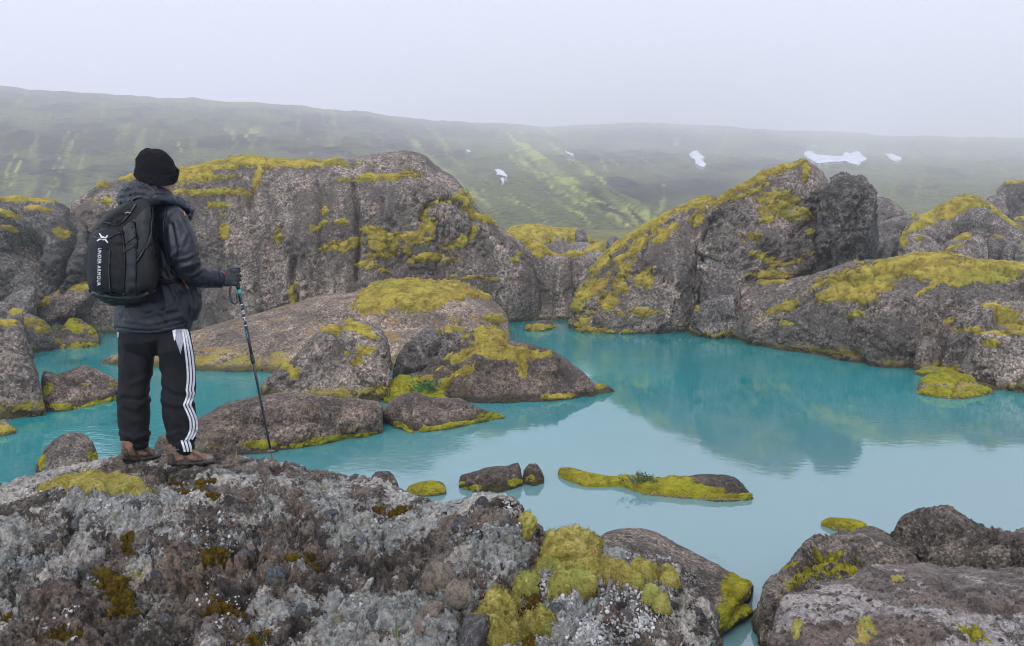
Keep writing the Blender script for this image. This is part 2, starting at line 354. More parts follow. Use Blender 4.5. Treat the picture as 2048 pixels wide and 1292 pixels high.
HILL_RIDGE = [(-900, 150), (-300, 168), (0, 172), (60, 180), (230, 190), (420, 201), (520, 206), (700, 222), (850, 240), (1000, 248), (1110, 254), (1280, 245), (1450, 253), (1560, 262), (1650, 261), (1760, 271), (2048, 277), (2500, 285), (3100, 290)]
def seg_dist(x, y, pl):
    d = np.full(x.shape, 1e9)
    for (x0, y0), (x1, y1) in zip(pl[:-1], pl[1:]):
        dx, dy = x1 - x0, y1 - y0
        t = np.clip(((x - x0) * dx + (y - y0) * dy) / (dx * dx + dy * dy + 1e-9), 0, 1)
        d = np.minimum(d, np.hypot(x - x0 - t * dx, y - y0 - t * dy))
    return d
HILL = {}
def build_hill():
    nc, nr = 620, 230
    xs = np.linspace(-900, 3000, nc)
    yr = np.interp(xs, *zip(*HILL_RIDGE)) + 3.0 * perlin(np.stack([xs / 70, xs * 0, xs * 0], -1)) + 1.6 * fbm(np.stack([xs / 22, xs * 0 + 3, xs * 0], -1), 3)
    yb = np.interp(xs, [-900, 0, 900, 1250, 1320, 1700, 3000], [505, 500, 492, 482, 478, 470, 480])
    dr = np.interp(xs, [-900, 200, 700, 1050, 1250, 1500, 3000], [640, 680, 850, 1300, 1500, 1400, 1200])
    t = np.linspace(0, 1, nr)[:, None]
    y = yb + (yr - yb) * t
    # talus foot, steeper cliff bands, then a long shoulder
    prof = 0.62 * t ** 1.15 + 0.38 * t ** 3
    band = 0.018 * np.sin(t * 26 + 0.8 * np.sin(xs / 190)) * sstep(0.3, 0.5, t) * (1 - sstep(0.92, 1, t))
    d = 110 * (dr / 110) ** np.clip(prof + band, 0, 1.05)
    # the near spur's talus fan runs down to the right and hides the foot of the far slope
    spur_edge = np.interp(y, [245, 300, 380, 455, 500], [1090, 1100, 1185, 1290, 1330])
    d = d * (1 + 0.28 * sstep(-40, 170, xs[None, :] - spur_edge) * (1 - sstep(0.75, 1.0, t)))
    v = P(np.broadcast_to(xs, y.shape), y, d)
    q = v.reshape(-1, 3)
    gul = fbm(np.stack([q[:, 0] / 26, q[:, 1] / 150, q[:, 2] / 150], -1), 4, 3, ridge=True)
    rough = fbm(q / 14.0, 4, 9)
    tt = np.broadcast_to(t, y.shape).ravel()
    amp = sstep(0.0, 0.2, tt) * (1 - 0.8 * sstep(0.9, 1, tt))
    q = q + np.array([0, 0.6, 0.55]) * (amp * (1.8 * gul + 1.1 * rough) * (tt * 2.8 + 0.6))[:, None]
    # far side of the ridge
    last = q.reshape(nr, nc, 3)[-1]
    rows = [last + np.array([0, k * 60.0, -k * 9.0 - k * k * 2]) for k in (1, 2, 3, 4, 6)]
    allv = np.vstack([q.reshape(nr, nc, 3).reshape(-1, 3)] + rows)
    # vegetation: lime streaks in the gullies, thin olive over the talus
    X, Y, T = np.broadcast_to(xs, y.shape).ravel(), y.ravel(), tt
    slant = np.where(X < 1300, X - (Y - 300) * np.interp(X, [0, 600, 900, 1200], [-0.25, 0.1, 1.1, 1.3]), X + (Y - 300) * 0.5)
    stk = fbm(np.stack([slant / 26, Y / 130, X * 0], -1), 4, 21)
    fan = np.exp(-((X - 1120) / 190) ** 2) * sstep(300, 380, Y) + 0.6 * np.exp(-((X - 1010) / 90) ** 2) * sstep(280, 330, Y)
    lime = 0.8 * sstep(0.28, 0.65, stk + 0.3 * fan - 0.1) * (0.35 + 0.65 * sstep(-0.2, 0.3, fbm(np.stack([X / 60, Y / 22, X * 0], -1), 3, 25)))
    lime = lime * (1 - 0.6 * (1 - sstep(600, 950, X))) * (1 - 0.8 * sstep(1350, 1550, X))
    for pl, w in [([(450, 268), (480, 285), (500, 300)], 4), ([(498, 270), (525, 272), (512, 288), (503, 305)], 5), ([(460, 285), (468, 310)], 4), ([(612, 292), (620, 318)], 3),
                  ([(142, 283), (128, 320), (105, 370), (88, 400)], 4), ([(128, 275), (122, 295), (110, 330), (100, 350)], 3), ([(30, 300), (24, 350), (8, 390)], 4), ([(225, 280), (230, 286)], 6),
                  ([(350, 298), (352, 318)], 4), ([(12, 325), (2, 375)], 4), ([(200, 375), (195, 390)], 4), ([(925, 292), (935, 304)], 4),
                  ([(1030, 300), (1045, 325), (1075, 358), (1120, 395), (1180, 430), (1270, 462)], 5), ([(1010, 310), (1030, 340), (1060, 360)], 4), ([(1060, 320), (1072, 332)], 5),
                  ([(1110, 350), (1140, 385), (1190, 415), (1260, 440)], 4), ([(1206, 325), (1212, 350), (1212, 388)], 4), ([(1170, 352), (1182, 382)], 3), ([(960, 390), (990, 410), (1060, 432)], 2.5),
                  ([(1330, 380), (1333, 395)], 3), ([(1416, 380), (1424, 400)], 2), ([(1040, 270), (1050, 276)], 4)]:
        e = seg_dist(X + 5 * perlin(np.stack([X / 9, Y / 9, X * 0], -1), 5), Y, pl)
        lime = np.maximum(lime, 1.0 * np.exp(-(e / (0.8 * w)) ** 2) * (0.35 + 1.1 * perlin(np.stack([X / 5, Y / 5, X * 0], -1), 8)))
    green = np.clip(0.9 * sstep(-0.35, 0.35, fbm(np.stack([X / 120, Y / 26, X * 0], -1), 4, 31) + 0.5 * sstep(1500, 1700, X) + 0.55 * fan), 0, 1)
    crag = np.exp(-((Y - 395 - 8 * np.sin(X / 60)) / 24) ** 2) * sstep(1150, 1200, X) * (1 - sstep(1440, 1520, X)) + 0.7 * np.exp(-((Y - 293) / 18) ** 2) * (1 - sstep(500, 760, X))
    pad = 5 * nc
    m, nt, b = new_mat('hillside_ground'); s = NT(nt)
    pos = s.geo()['Position']
    n = s.noise(pos, 0.06, 8, 0.7); n2 = s.noise(s.map(pos, (0.5, 0.5, 0.25)), 1.2, 5, 0.7)
    n3 = s.noise(s.map(pos, (0.35, 0.35, 1.6)), 0.1, 6, 0.7)
    col = s.mix(s.ramp(n, 0.35, 0.65), (0.018, 0.015, 0.017), (0.15, 0.135, 0.11))
    col = s.mix(s.math('MULTIPLY', s.ramp(n3, 0.5, 0.66), 0.8), col, (0.03, 0.028, 0.033))
    col = s.mix(s.math('MULTIPLY', s.attr('green'), s.ramp(n2, 0.3, 0.6)), col, (0.23, 0.26, 0.085))
    col = s.mix(s.math('MULTIPLY', s.attr('crag'), 0.9), col, (0.03, 0.026, 0.035))
    col = s.mix(s.math('MULTIPLY', s.attr('lime'), s.ramp(n2, 0.2, 0.5)), col, (0.62, 0.68, 0.17))
    s.put(b.inputs['Base Color'], col); b.inputs['Roughness'].default_value = 0.95
    s.put(b.inputs['Normal'], s.bump(s.math('ADD', s.noise(pos, 0.25, 8, 0.75), n3), 1.0, 4.0))
    o = obj('hillside', allv, grid_faces(nr + 5, nc), m)
    for k, a in (('lime', lime), ('green', green), ('crag', crag)):
        attr(o, k, np.concatenate([a, np.zeros(pad)]))
    tag(o, 'long grey hillside streaked with lime moss under low cloud', 'hill', kind='structure')
    HILL['bvh'] = BVHTree.FromPolygons([Vector(p) for p in allv[:nr * nc]], grid_faces(nr, nc).tolist())
    # ground behind the lake: one sheet from below the water to the foot of the hill
    nx, ny = 260, 120
    gx = np.linspace(-1, 1, nx)[None, :]; gy = (np.linspace(0, 1, ny) ** 1.3)[:, None]
    Yg = -25 + gy * 240 + 0 * gx; Xg = gx * (60 + np.maximum(Yg, 0) * 1.25)
    q = np.stack([Xg, Yg, Yg * 0], -1).reshape(-1, 3)
    shore = 29.5 + 1.5 * perlin(q / 7.0, 2)
    z = -3.0 + 4.6 * sstep(shore - 2.0, shore + 5.0, q[:, 1]) + 0.9 * sstep(36, 110, q[:, 1])
    z = z + 0.30 * fbm(q / 4.0, 4, 4) * sstep(20, 34, q[:, 1])
    left = sstep(-9.5, -12.5, q[:, 0] + 0.8 * perlin(q / 2.5, 6)) * sstep(13, 17, q[:, 1])
    right = sstep(14.5, 17.5, q[:, 0] + 0.8 * perlin(q / 2.5, 7)) * sstep(15, 19, q[:, 1])
    z = np.maximum(z, -3 + 2.7 * np.maximum(left, right) + 0.2 * fbm(q / 2.0, 3, 5))
    q[:, 2] = z
    mg, nt, b = new_mat('mossy_ground'); s = NT(nt)
    pos = s.geo()['Position']
    col = s.mix(s.ramp(s.noise(pos, 0.5, 5), 0.35, 0.62), (0.085, 0.095, 0.028), (0.2, 0.185, 0.045))
    col = s.mix(s.ramp(s.noise(pos, 1.6, 5, 0.65), 0.5, 0.66), col, (0.12, 0.11, 0.1))
    s.put(b.inputs['Base Color'], col); b.inputs['Roughness'].default_value = 0.95
    s.put(b.inputs['Normal'], s.bump(s.noise(pos, 3.0, 6, 0.7), 0.9, 0.25))
    g = obj('ground', q, grid_faces(ny, nx), mg)
    tag(g, 'rocky mossy ground behind the lake and under its water', 'ground', kind='structure')

def build_haze():
    m = bpy.data.materials.new('haze_air'); m.use_nodes = True
    nt = m.node_tree; nt.nodes.clear()
    out = nt.nodes.new('ShaderNodeOutputMaterial'); v = nt.nodes.new('ShaderNodeVolumePrincipled')
    v.inputs['Color'].default_value = (0.985, 0.985, 1.0, 1); v.inputs['Density'].default_value = HAZE_DENSITY; v.inputs['Anisotropy'].default_value = 0.35
    nt.links.new(v.outputs[0], out.inputs['Volume'])
    x0, x1, y0, y1, z0, z1 = -2300, 2300, -60, 2300, -8, 300
    c = np.array([(x, y, z) for x in (x0, x1) for y in (y0, y1) for z in (z0, z1)], float)
    f = [(0, 1, 3, 2), (4, 6, 7, 5), (0, 4, 5, 1), (2, 3, 7, 6), (0, 2, 6, 4), (1, 5, 7, 3)]
    o = obj('haze', c, f, m, smooth=False)
    tag(o, 'thin pale mist over the lake and the hillside', 'haze', kind='stuff')
HAZE_DENSITY = 0.0015
build_lake(); build_hill(); build_haze()
# ------------------------------------------------------------------ boulders
BOULDER_BVH = {}
def rock(name, label, top, bot, mat='rock', lean=None, p=1.6, q=2.0, back=None, amp=None, L=None, moss=(), auto=0.0, auto_thr=0.55,
         cracks=(), bumps=(), dep=None, tdep=None, step=4.0, group=None, cat='boulder', seed=None, moss_t=None, moss_mat='moss', ridge=0.5, fine=1.0, ext=0.9, mossn=0.55, plump=0, keep=False, facets=0.5, chunk=0.0, detail=None, rows=1.25):
    """a boulder from its crest line and its foot line (both run left to right), set at its own distance, with a rounded back"""
    top = np.asarray(top, float); bot = np.asarray(bot, float)
    seed = seed if seed is not None else int(abs(top[:, :2].sum() * 1.7)) % 900
    tl = np.linalg.norm(np.diff(top[:, :2], axis=0), axis=1).sum()
    nu = int(np.clip(tl / step, 26, 900))
    T = resample(top, nu); B = resample(bot, nu)
    hpx = max(20, (np.median(B[:, 1]) - T[:, 1].min()))
    ns = int(np.clip(hpx / step * rows, 16, 560))
    u = np.linspace(0, 1, nu)
    dB = water_depth(B[:, 0], B[:, 1]) if dep is None else np.interp(u, np.linspace(0, 1, len(dep)), dep)
    k = np.ones(9) / 9
    dB = np.convolve(np.pad(dB, 4, 'edge'), k, 'valid')
    dm = float(np.median(dB))
    H = hpx * dm / FPX; Wd = (T[:, 0].max() - T[:, 0].min()) * dm / FPX
    size = math.sqrt(H * Wd)
    lean = 0.45 * H if lean is None else lean
    back = 0.6 * min(H * 1.6, Wd) if back is None else back
    amp = 0.05 * size if amp is None else amp
    L = 0.42 * size if L is None else L
    # crest depth
    if top.shape[1] == 3:
        dT = T[:, 2]
    elif tdep is not None:
        dT = np.interp(u, np.linspace(0, 1, len(tdep)), tdep)
    else:
        xf = np.clip((T[:, 0] - B[0, 0]) / (B[-1, 0] - B[0, 0] + 1e-6), 0, 1)
        chord = B[0, 1] + (B[-1, 1] - B[0, 1]) * xf
        hf = np.clip((chord - T[:, 1]) / max(1, (chord - T[:, 1]).max()), 0, 1)
        bmean = dB[0] + (dB[-1] - dB[0]) * xf
        dT = np.maximum(bmean, np.convolve(np.pad(dB, 15, 'edge'), np.ones(31) / 31, 'valid') * 0.5 + 0.5 * bmean) + lean * hf
    t = np.linspace(0, 1, ns)[:, None]
    s = 0.45 * t + 0.55 * np.sin(t * math.pi / 2)
    g = 1 - (1 - np.clip(s, 0, 1) ** p) ** (1 / q)
    px = B[:, 0] + (T[:, 0] - B[:, 0]) * s; py = B[:, 1] + (T[:, 1] - B[:, 1]) * s
    inv = 1 / dB + (1 / dT - 1 / dB) * g
    d = 1 / inv
    front = P(px, py, d)
    foot = front[0]
    nx = 5
    under = [foot + np.array([0, 0.10 * ext * kk / nx, 0]) - np.array([0, 0, 1]) * (foot[:, 2:3] * 0 + ext * kk / nx) for kk in range(nx, 0, -1)]
    rd = ray(T[:, 0], T[:, 1]); rd = rd / np.linalg.norm(rd, axis=1)[:, None]
    nb = int(np.clip(back / (step * dm / FPX) / 3, 10, 46))
    ph = np.linspace(0, math.pi / 2, nb + 1)[1:]
    hgt = np.clip((T[:, 1] * 0 + front[-1][:, 2] - (foot[:, 2].min() - ext)), 0.05, None)
    hn = np.clip((front[-1][:, 2] - foot[:, 2].min()) / max(0.05, (front[-1][:, 2] - foot[:, 2].min()).max()), 0.06, 1)
    rows_b = [front[-1] + rd * (back * np.sqrt(hn) * math.sin(a))[:, None] - np.array([0, 0, 1]) * (hgt * (1 - math.cos(a)))[:, None] for a in ph]
    V = np.stack(under + list(front) + rows_b)
    nr = len(V)
    def normals(V):
        du = np.gradient(V, axis=1); dv = np.gradient(V, axis=0)
        n = np.cross(du, dv); n /= np.linalg.norm(n, axis=2)[..., None] + 1e-9
        return n
    N = normals(V)
    if np.einsum('ijk,ijk->ij', N[len(under):len(under) + ns], V[len(under):len(under) + ns] - CAM).mean() > 0: N = -N
    for _ in range(3):
        N[1:-1, 1:-1] = (N[1:-1, 1:-1] * 2 + N[:-2, 1:-1] + N[2:, 1:-1] + N[1:-1, :-2] + N[1:-1, 2:]) / 6
    N /= np.linalg.norm(N, axis=2)[..., None] + 1e-9
    q3 = V.reshape(-1, 3)
    low = fbm(q3 / L, 3, seed)
    rg = fbm(q3 / (L * 0.5), 3, seed + 5, ridge=True)
    sm = fbm(q3 / (L * 0.12), 4, seed + 9, gain=0.6)
    disp = amp * (0.9 * low + ridge * 0.45 * rg + 0.22 * fine * sm)
    if facets:
        for fs_, w_ in ((1.15, 1.0), (0.42, 0.4)):
            f1, f2, hid, fp = voronoi(q3 / (L * fs_) + 0.16 * np.stack([low, rg, sm], -1), seed, True)
            tilt_ = np.einsum('ij,ij->i', fp, (hid[:, :3] - 0.5) * 2)
            disp = disp + w_ * facets * amp * ((1.6 * tilt_ + (hid[:, 3] - 0.5) * 1.7) * sstep(0.0, 0.1, f2 - f1) - 0.9 * (1 - sstep(0, 0.06, f2 - f1)))
    if chunk:
        c1, c2, ch = voronoi(q3 / (chunk * 5) + 0.3 * low[:, None], seed + 3)
        disp = disp + chunk * (0.9 * (ch[:, 1] ** 2) * sstep(0.65, 0.2, c1) - 0.3)
    extra = {}
    if detail:
        dd, extra = detail(q3, N.reshape(-1, 3), low)
        disp = disp + dd
    s_all = np.concatenate([np.zeros(len(under)), s[:, 0], np.ones(nb)])
    PX, PY, _ = project(q3)
    fr = np.zeros(nr); fr[:len(under) + ns] = 1
    fr = np.repeat(fr, nu)
    for (bx, by, rx, ry, a) in bumps:
        disp = disp + fr * a * np.exp(-((PX - bx) / rx) ** 2 - ((PY - by) / ry) ** 2)
    wob = 3.5 * perlin(np.stack([PX / 22, PY / 22, PX * 0], -1), seed + 1) * max(1, step / 3)
    for pl, w, a in cracks:
        e = seg_dist(PX + wob, PY + wob, pl)
        disp = disp - 1.5 * fr * a * np.exp(-(e / w) ** 2)
    disp = disp - np.median(disp[fr > 0]) * 0.7
    wc = np.exp(-((np.concatenate([np.zeros(len(under)), s[:, 0], 1 + np.linspace(0.02, 0.6, nb)]) - 1) / 0.12) ** 2)
    disp = disp * np.repeat(1 - 0.6 * wc, nu)
    # keep the outline and the corners where they are; fade along the side edges
    edge = np.minimum(u, 1 - u); fade = sstep(0, 0.03, edge) * 0.85 + 0.15
    disp = disp * np.tile(fade, nr)
    Vd = V + N * disp.reshape(nr, nu)[..., None]
    base = np.array([Vd[..., 0].mean(), Vd[..., 1].mean(), max(-0.3, foot[:, 2].mean())])
    faces = grid_faces(nr, nu)
    o = obj(name, Vd.reshape(-1, 3), faces, M[mat] if isinstance(mat, str) else mat, loc=base)
    tag(o, label, cat, group)
    for kk, vv in extra.items(): attr(o, kk, vv)
    if not (len(moss) or auto or extra): attr(o, 'mossy', np.full(nr * nu, -2.0))
    out = {'o': o, 'V': Vd, 'N': normals(Vd), 'PX': PX.reshape(nr, nu), 'PY': PY.reshape(nr, nu), 'front': (len(under), len(under) + ns), 'faces': faces}
    N2 = out['N']
    if np.einsum('ijk,ijk->ij', N2[len(under):len(under) + ns], Vd[len(under):len(under) + ns] - CAM).mean() > 0: N2 = -N2
    for _ in range(2):
        N2[1:-1, 1:-1] = (N2[1:-1, 1:-1] * 2 + N2[:-2, 1:-1] + N2[2:, 1:-1] + N2[1:-1, :-2] + N2[1:-1, 2:]) / 6
    out['N'] = N2
    if len(moss) or auto:
        add_moss(out, moss, auto, auto_thr, moss_t if moss_t else 0.028 * size ** 0.5, L, seed, moss_mat, mossn, dm, plump=plump)
    if keep:
        BOULDER_BVH[keep] = out
        out['bvh'] = BVHTree.FromPolygons([Vector(x) for x in Vd.reshape(-1, 3)], faces.tolist())
    return out

def blur(A, r):
    """box blur of a grid, twice, radius r cells"""
    for ax in (0, 1, 0, 1):
        pad = [(0, 0)] * A.ndim; pad[ax] = (r + 1, r)
        c = np.cumsum(np.pad(A, pad, 'edge'), axis=ax)
        n = A.shape[ax]
        A = (np.take(c, range(2 * r + 1, 2 * r + 1 + n), ax) - np.take(c, range(0, n), ax)) / (2 * r + 1)
    return A
def add_moss(R, spots, auto, thr, thick, L, seed, mat, mossn, dm, label=None, name='moss', plump=0):
    V, N, PX, PY = R['V'], R['N'], R['PX'], R['PY']
    if plump:
        V = blur(V, plump); N = blur(N, plump); N = N / (np.linalg.norm(N, axis=2)[..., None] + 1e-9)
    q = V.reshape(-1, 3); px, py = PX.ravel(), PY.ravel()
    n = N.reshape(-1, 3)
    sc_ = dm / FPX
    noise = fbm(q * np.array([1, 1, 1.9]) / (32 * sc_), 5, seed + 40, gain=0.72)
    m = np.full(len(q), -1.7)
    a0, a1 = R['front']
    isf = np.zeros(V.shape[:2], bool); isf[a0:a1 + 3] = True; isf = isf.ravel()
    for sp in spots:
        x, y, rx, ry = sp[:4]; an = math.radians(sp[4]) if len(sp) > 4 else 0
        c, s_ = math.cos(an), math.sin(an)
        dx, dy = px - x, py - y
        e = 1 - np.sqrt(((dx * c + dy * s_) / rx) ** 2 + ((-dx * s_ + dy * c) / ry) ** 2)
        m = np.maximum(m, np.where(isf, np.minimum(np.maximum(e, -1.3) * 1.3, 0.6), -1.7))
    if auto:
        m = np.maximum(m, (n[:, 2] - thr) * 2.2 * auto - 0.15)
    m = m + mossn * noise * 0.95 + (0.08 if plump else 0.28) * fbm(q / (7 * sc_), 3, seed + 60)
    m = m + 0.35 * (n[:, 2] - 0.3)
    f1, f2, hid = voronoi(q / (13 * sc_), seed + 2)
    lump = (1 - f1) * 0.6 + 0.4 * hid[:, 0]
    if 'mossy' not in R['o'].data.attributes: attr(R['o'], 'mossy', np.clip(m, -1, 1))
    else:
        old = np.zeros(len(q), np.float32); R['o'].data.attributes['mossy'].data.foreach_get('value', old)
        R['o'].data.attributes['mossy'].data.foreach_set('value', np.maximum(old, np.clip(m, -1, 1)).astype(np.float32))
    e1, e2, eh = voronoi(q * np.array([1, 1, 1.6]) / (30 * sc_), seed + 4)
    h = thick * 0.62 * sstep(-0.02, 0.45, m) * (0.25 + 0.4 * lump + 0.4 * sstep(0.75, 0.1, e1) * (0.4 + eh[:, 0]) + 0.3 * noise)
    h = np.where(m > 0, h, -0.2 * thick)
    if plump: h = np.where(m > 0, 0.3 * h + 0.95 * thick * np.sqrt(np.clip(m / 0.75, 0, 1)) + 0.2 * thick * (sstep(0.7, 0.1, e1) + 0.5 * lump - 0.3), -0.4 * thick)
    mv = V.reshape(-1, 3) + n * h[:, None]
    mv[:, 2] += 0.25 * np.maximum(h, 0)
    F = R['faces']
    use = (m[F] > 0.0).sum(1) >= 2
    F2 = F[use]
    if len(F2) < 4: return None
    idx, inv = np.unique(F2.ravel(), return_inverse=True)
    o = obj(name, mv[idx], inv.reshape(-1, 4), M[mat], parent=R['o'])
    if label: o['label'] = label
    o['kind'] = 'stuff'
    return o
# ---- the big cliff-like boulder behind the lake and its neighbours
rock('boulder', 'huge ridge-like grey boulder with streaks and moss ledges',
     [(120, 668), (128, 560), (138, 470), (142, 412), (170, 390), (200, 373), (260, 356), (330, 344), (400, 328), (470, 317), (490, 313), (560, 321), (620, 320), (690, 315), (740, 308), (780, 303), (825, 304), (850, 312), (872, 332), (905, 350), (928, 376), (945, 402), (975, 432), (1010, 462), (1040, 482), (1065, 510), (1082, 560), (1085, 640)],
     [(120, 668), (250, 666), (480, 664), (720, 660), (900, 652), (1085, 640)], mat='cliff', lean=2.0, p=3.2, q=2.6, back=4.5, amp=0.08, L=3.0, ridge=0.4, step=3.0, facets=1.3,
     cracks=[([(705, 365), (712, 410), (718, 470), (712, 560)], 5, 0.22), ([(588, 520), (583, 560), (592, 600)], 6, 0.2), ([(840, 440), (848, 415), (862, 404), (896, 401), (940, 420), (947, 452), (938, 478)], 5, 0.22),
             ([(500, 372), (498, 400), (503, 440)], 8, 0.15), ([(640, 335), (642, 480), (636, 640)], 7, 0.1), ([(540, 340), (545, 500)], 9, 0.1), ([(440, 420), (436, 560)], 9, 0.12), ([(780, 540), (782, 640)], 8, 0.1), ([(765, 400), (768, 440), (790, 452)], 5, 0.12)],
     bumps=[(895, 440, 50, 36, 0.2), (760, 425, 50, 70, 0.12), (330, 470, 60, 90, 0.15), (600, 460, 45, 120, 0.12), (470, 540, 60, 70, -0.12)],
     moss=[(470, 322, 62, 11), (420, 330, 90, 12, -8), (560, 325, 130, 7), (385, 352, 60, 9, -4), (400, 380, 58, 6), (440, 378, 30, 6), (480, 380, 22, 6), (440, 403, 24, 9), (515, 350, 20, 7, -60), (765, 352, 58, 7, -4), (812, 343, 12, 7),
           (443, 455, 12, 15), (441, 420, 8, 5), (648, 418, 8, 9), (683, 442, 16, 7), (625, 456, 13, 6), (650, 444, 10, 5), (678, 492, 56, 11, -8), (712, 480, 20, 12), (745, 462, 30, 8), (800, 482, 66, 22), (848, 462, 30, 14, -30), (770, 505, 32, 13), (830, 520, 30, 6), (870, 514, 28, 10),
           (908, 490, 40, 10, -22), (892, 520, 18, 7), (738, 530, 24, 10), (765, 541, 22, 4), (950, 557, 46, 5, 5), (845, 425, 8, 14), (866, 406, 18, 5, -30), (905, 402, 30, 5), (935, 414, 14, 6, 35), (955, 402, 20, 6, 15), (975, 440, 34, 7, 10), (946, 465, 6, 20), (262, 358, 26, 6), (207, 372, 14, 5), (205, 400, 18, 6),
           (556, 470, 10, 12), (925, 385, 14, 5), (1030, 520, 14, 8, -40), (585, 585, 8, 30)], moss_t=0.15, mossn=0.9)
rock('boulder', 'dark overhanging boulder at the left edge, behind the hiker, its flat top thinly mossed',
     [(-190, 668), (-180, 500), (-150, 420), (-60, 402), (0, 401), (40, 400), (80, 404), (115, 409), (145, 425), (172, 450), (168, 500), (150, 560), (148, 672)],
     [(-190, 668), (-80, 670), (40, 672), (148, 672)], mat='dark', lean=1.6, p=3.2, q=2.6, back=4, amp=0.28, L=2.2, ridge=1.0, step=3.6,
     bumps=[(35, 480, 40, 30, -1.1), (30, 560, 60, 60, -0.5), (100, 470, 60, 30, 0.25), (20, 440, 60, 16, 0.2)], cracks=[([(140, 430), (152, 470), (128, 530), (108, 580)], 7, 0.3)],
     moss=[(40, 402, 50, 4), (90, 405, 40, 4), (15, 430, 20, 6), (130, 470, 16, 9), (10, 450, 16, 5), (70, 420, 30, 4)], moss_t=0.1)
rock('boulder', 'low end of the great cliff by the water, pale right face and mossy cap',
     [(975, 640), (985, 520), (1000, 462), (1040, 470), (1062, 478), (1085, 492), (1105, 508), (1130, 512), (1138, 504), (1165, 509), (1188, 516), (1196, 524), (1190, 560), (1178, 640)],
     [(975, 643), (1060, 641), (1178, 640)], mat='cliff', lean=1.3, p=3.4, q=2.8, back=3.0, amp=0.09, L=1.6, step=3.2, cracks=[([(1146, 512), (1147, 560), (1150, 600)], 4, 0.1)],
     moss=[(1095, 498, 52, 10, 14), (1120, 506, 40, 7), (1165, 508, 25, 3), (1050, 478, 22, 6, 25), (1020, 470, 26, 4, 20), (1076, 508, 14, 8)], moss_t=0.14)
rock('boulder', 'long low rust-stained boulder with a moss quilt on its crest',
     [(200, 724), (215, 714), (260, 700), (330, 676), (385, 660), (450, 643), (520, 626), (585, 606), (640, 591), (705, 586), (745, 572), (785, 562), (850, 560), (905, 564), (940, 572), (965, 590), (995, 608), (1012, 632), (1018, 668), (1022, 690)],
     [(200, 728), (300, 733), (390, 739), (480, 744), (560, 745), (700, 746), (860, 735), (1022, 692)], mat='rusty', lean=3.6, p=1.15, q=1.7, back=2.6, amp=0.09, L=1.6, step=3.2,
     cracks=[([(640, 640), (760, 640), (920, 650)], 8, 0.1)], bumps=[(850, 590, 60, 25, 0.12), (735, 596, 16, 8, 0.14)],
     moss=[(760, 605, 50, 18, -12), (800, 588, 60, 22), (830, 608, 45, 16), (885, 588, 48, 22), (820, 572, 60, 10), (955, 588, 22, 6, 20), (990, 640, 22, 8)], moss_t=0.16, mossn=0.6)
rock('boulder', 'rounded grey mound with small moss caps, just behind the flat slab in the lake',
     [(522, 778), (535, 758), (560, 738), (582, 718), (605, 696), (630, 668), (650, 655), (680, 644), (705, 640), (738, 646), (760, 660), (774, 690), (780, 730), (779, 800)],
     [(522, 790), (600, 800), (700, 805), (779, 806)], mat='rock', lean=1.3, p=1.5, q=2.0, amp=0.11, L=1.0, step=3,
     moss=[(665, 660, 22, 10), (715, 655, 28, 7, 20), (735, 670, 20, 6, 15), (730, 703, 20, 9), (690, 702, 8, 5), (715, 726, 14, 9), (690, 660, 18, 5), (575, 735, 26, 8, 40), (590, 750, 10, 14)], moss_t=0.07)
rock('boulder', 'dark knobbly boulder leaning against the mossy mound in the middle of the lake',
     [(782, 770), (788, 730), (800, 702), (826, 680), (848, 656), (862, 654), (885, 662), (900, 652), (930, 660), (950, 672), (956, 690), (930, 740), (900, 775)],
     [(782, 780), (840, 782), (900, 779)], mat='dark', lean=0.9, p=1.5, q=2, amp=0.12, L=0.6, step=3, cracks=[([(886, 660), (880, 690), (860, 710)], 4, 0.12), ([(800, 740), (850, 738)], 4, 0.12)],
     moss=[(890, 660, 18, 9, 30), (920, 660, 18, 5), (935, 676, 14, 5)], moss_t=0.06)
rock('boulder', 'sloping brown mound draped with yellow moss ending in a low point, centre of the lake',
     [(790, 792), (800, 772), (830, 755), (858, 730), (885, 705), (915, 690), (945, 662), (965, 657), (1000, 664), (1012, 680), (1042, 686), (1062, 690), (1085, 697), (1108, 703), (1128, 716), (1150, 734), (1172, 750), (1188, 768), (1191, 786)],
     [(790, 798), (850, 802), (920, 805), (1000, 806), (1080, 804), (1140, 800), (1191, 792)], mat='brown', lean=1.9, p=1.25, q=1.8, amp=0.10, L=0.9, step=3,
     cracks=[([(830, 770), (880, 730), (930, 705)], 6, 0.12), ([(875, 795), (905, 755), (960, 730)], 6, 0.12), ([(1060, 705), (1075, 745), (1095, 770)], 4, 0.06)],
     moss=[(980, 672, 30, 14), (985, 695, 40, 12, 10), (1030, 705, 40, 9, 8), (930, 705, 40, 9, -22), (880, 735, 40, 7, -40), (1060, 712, 24, 8), (1045, 735, 10, 18), (1088, 712, 14, 6), (920, 745, 40, 5, -30), (885, 775, 22, 5, -45), (845, 765, 24, 10, -25), (1130, 790, 20, 7), (1100, 793, 22, 6), (1000, 715, 50, 7, 10)], moss_t=0.085)
rock('boulder', 'tiny mossy point at the tip of the sloping brown mound', [(1184, 788), (1190, 768), (1205, 767), (1220, 774), (1229, 781)], [(1184, 789), (1206, 788), (1229, 783)], mat='brown', p=1.2, q=2, step=2.5, moss=[(1200, 773, 14, 5)], moss_t=0.03, cat='rock')
rock('boulder', 'small dark stone in the mossy gap between the two lake mounds', [(796, 790), (800, 772), (818, 763), (832, 768), (842, 780), (840, 792)], [(796, 796), (820, 800), (840, 796)], mat='dark', step=2.5, cat='rock', dep=None)
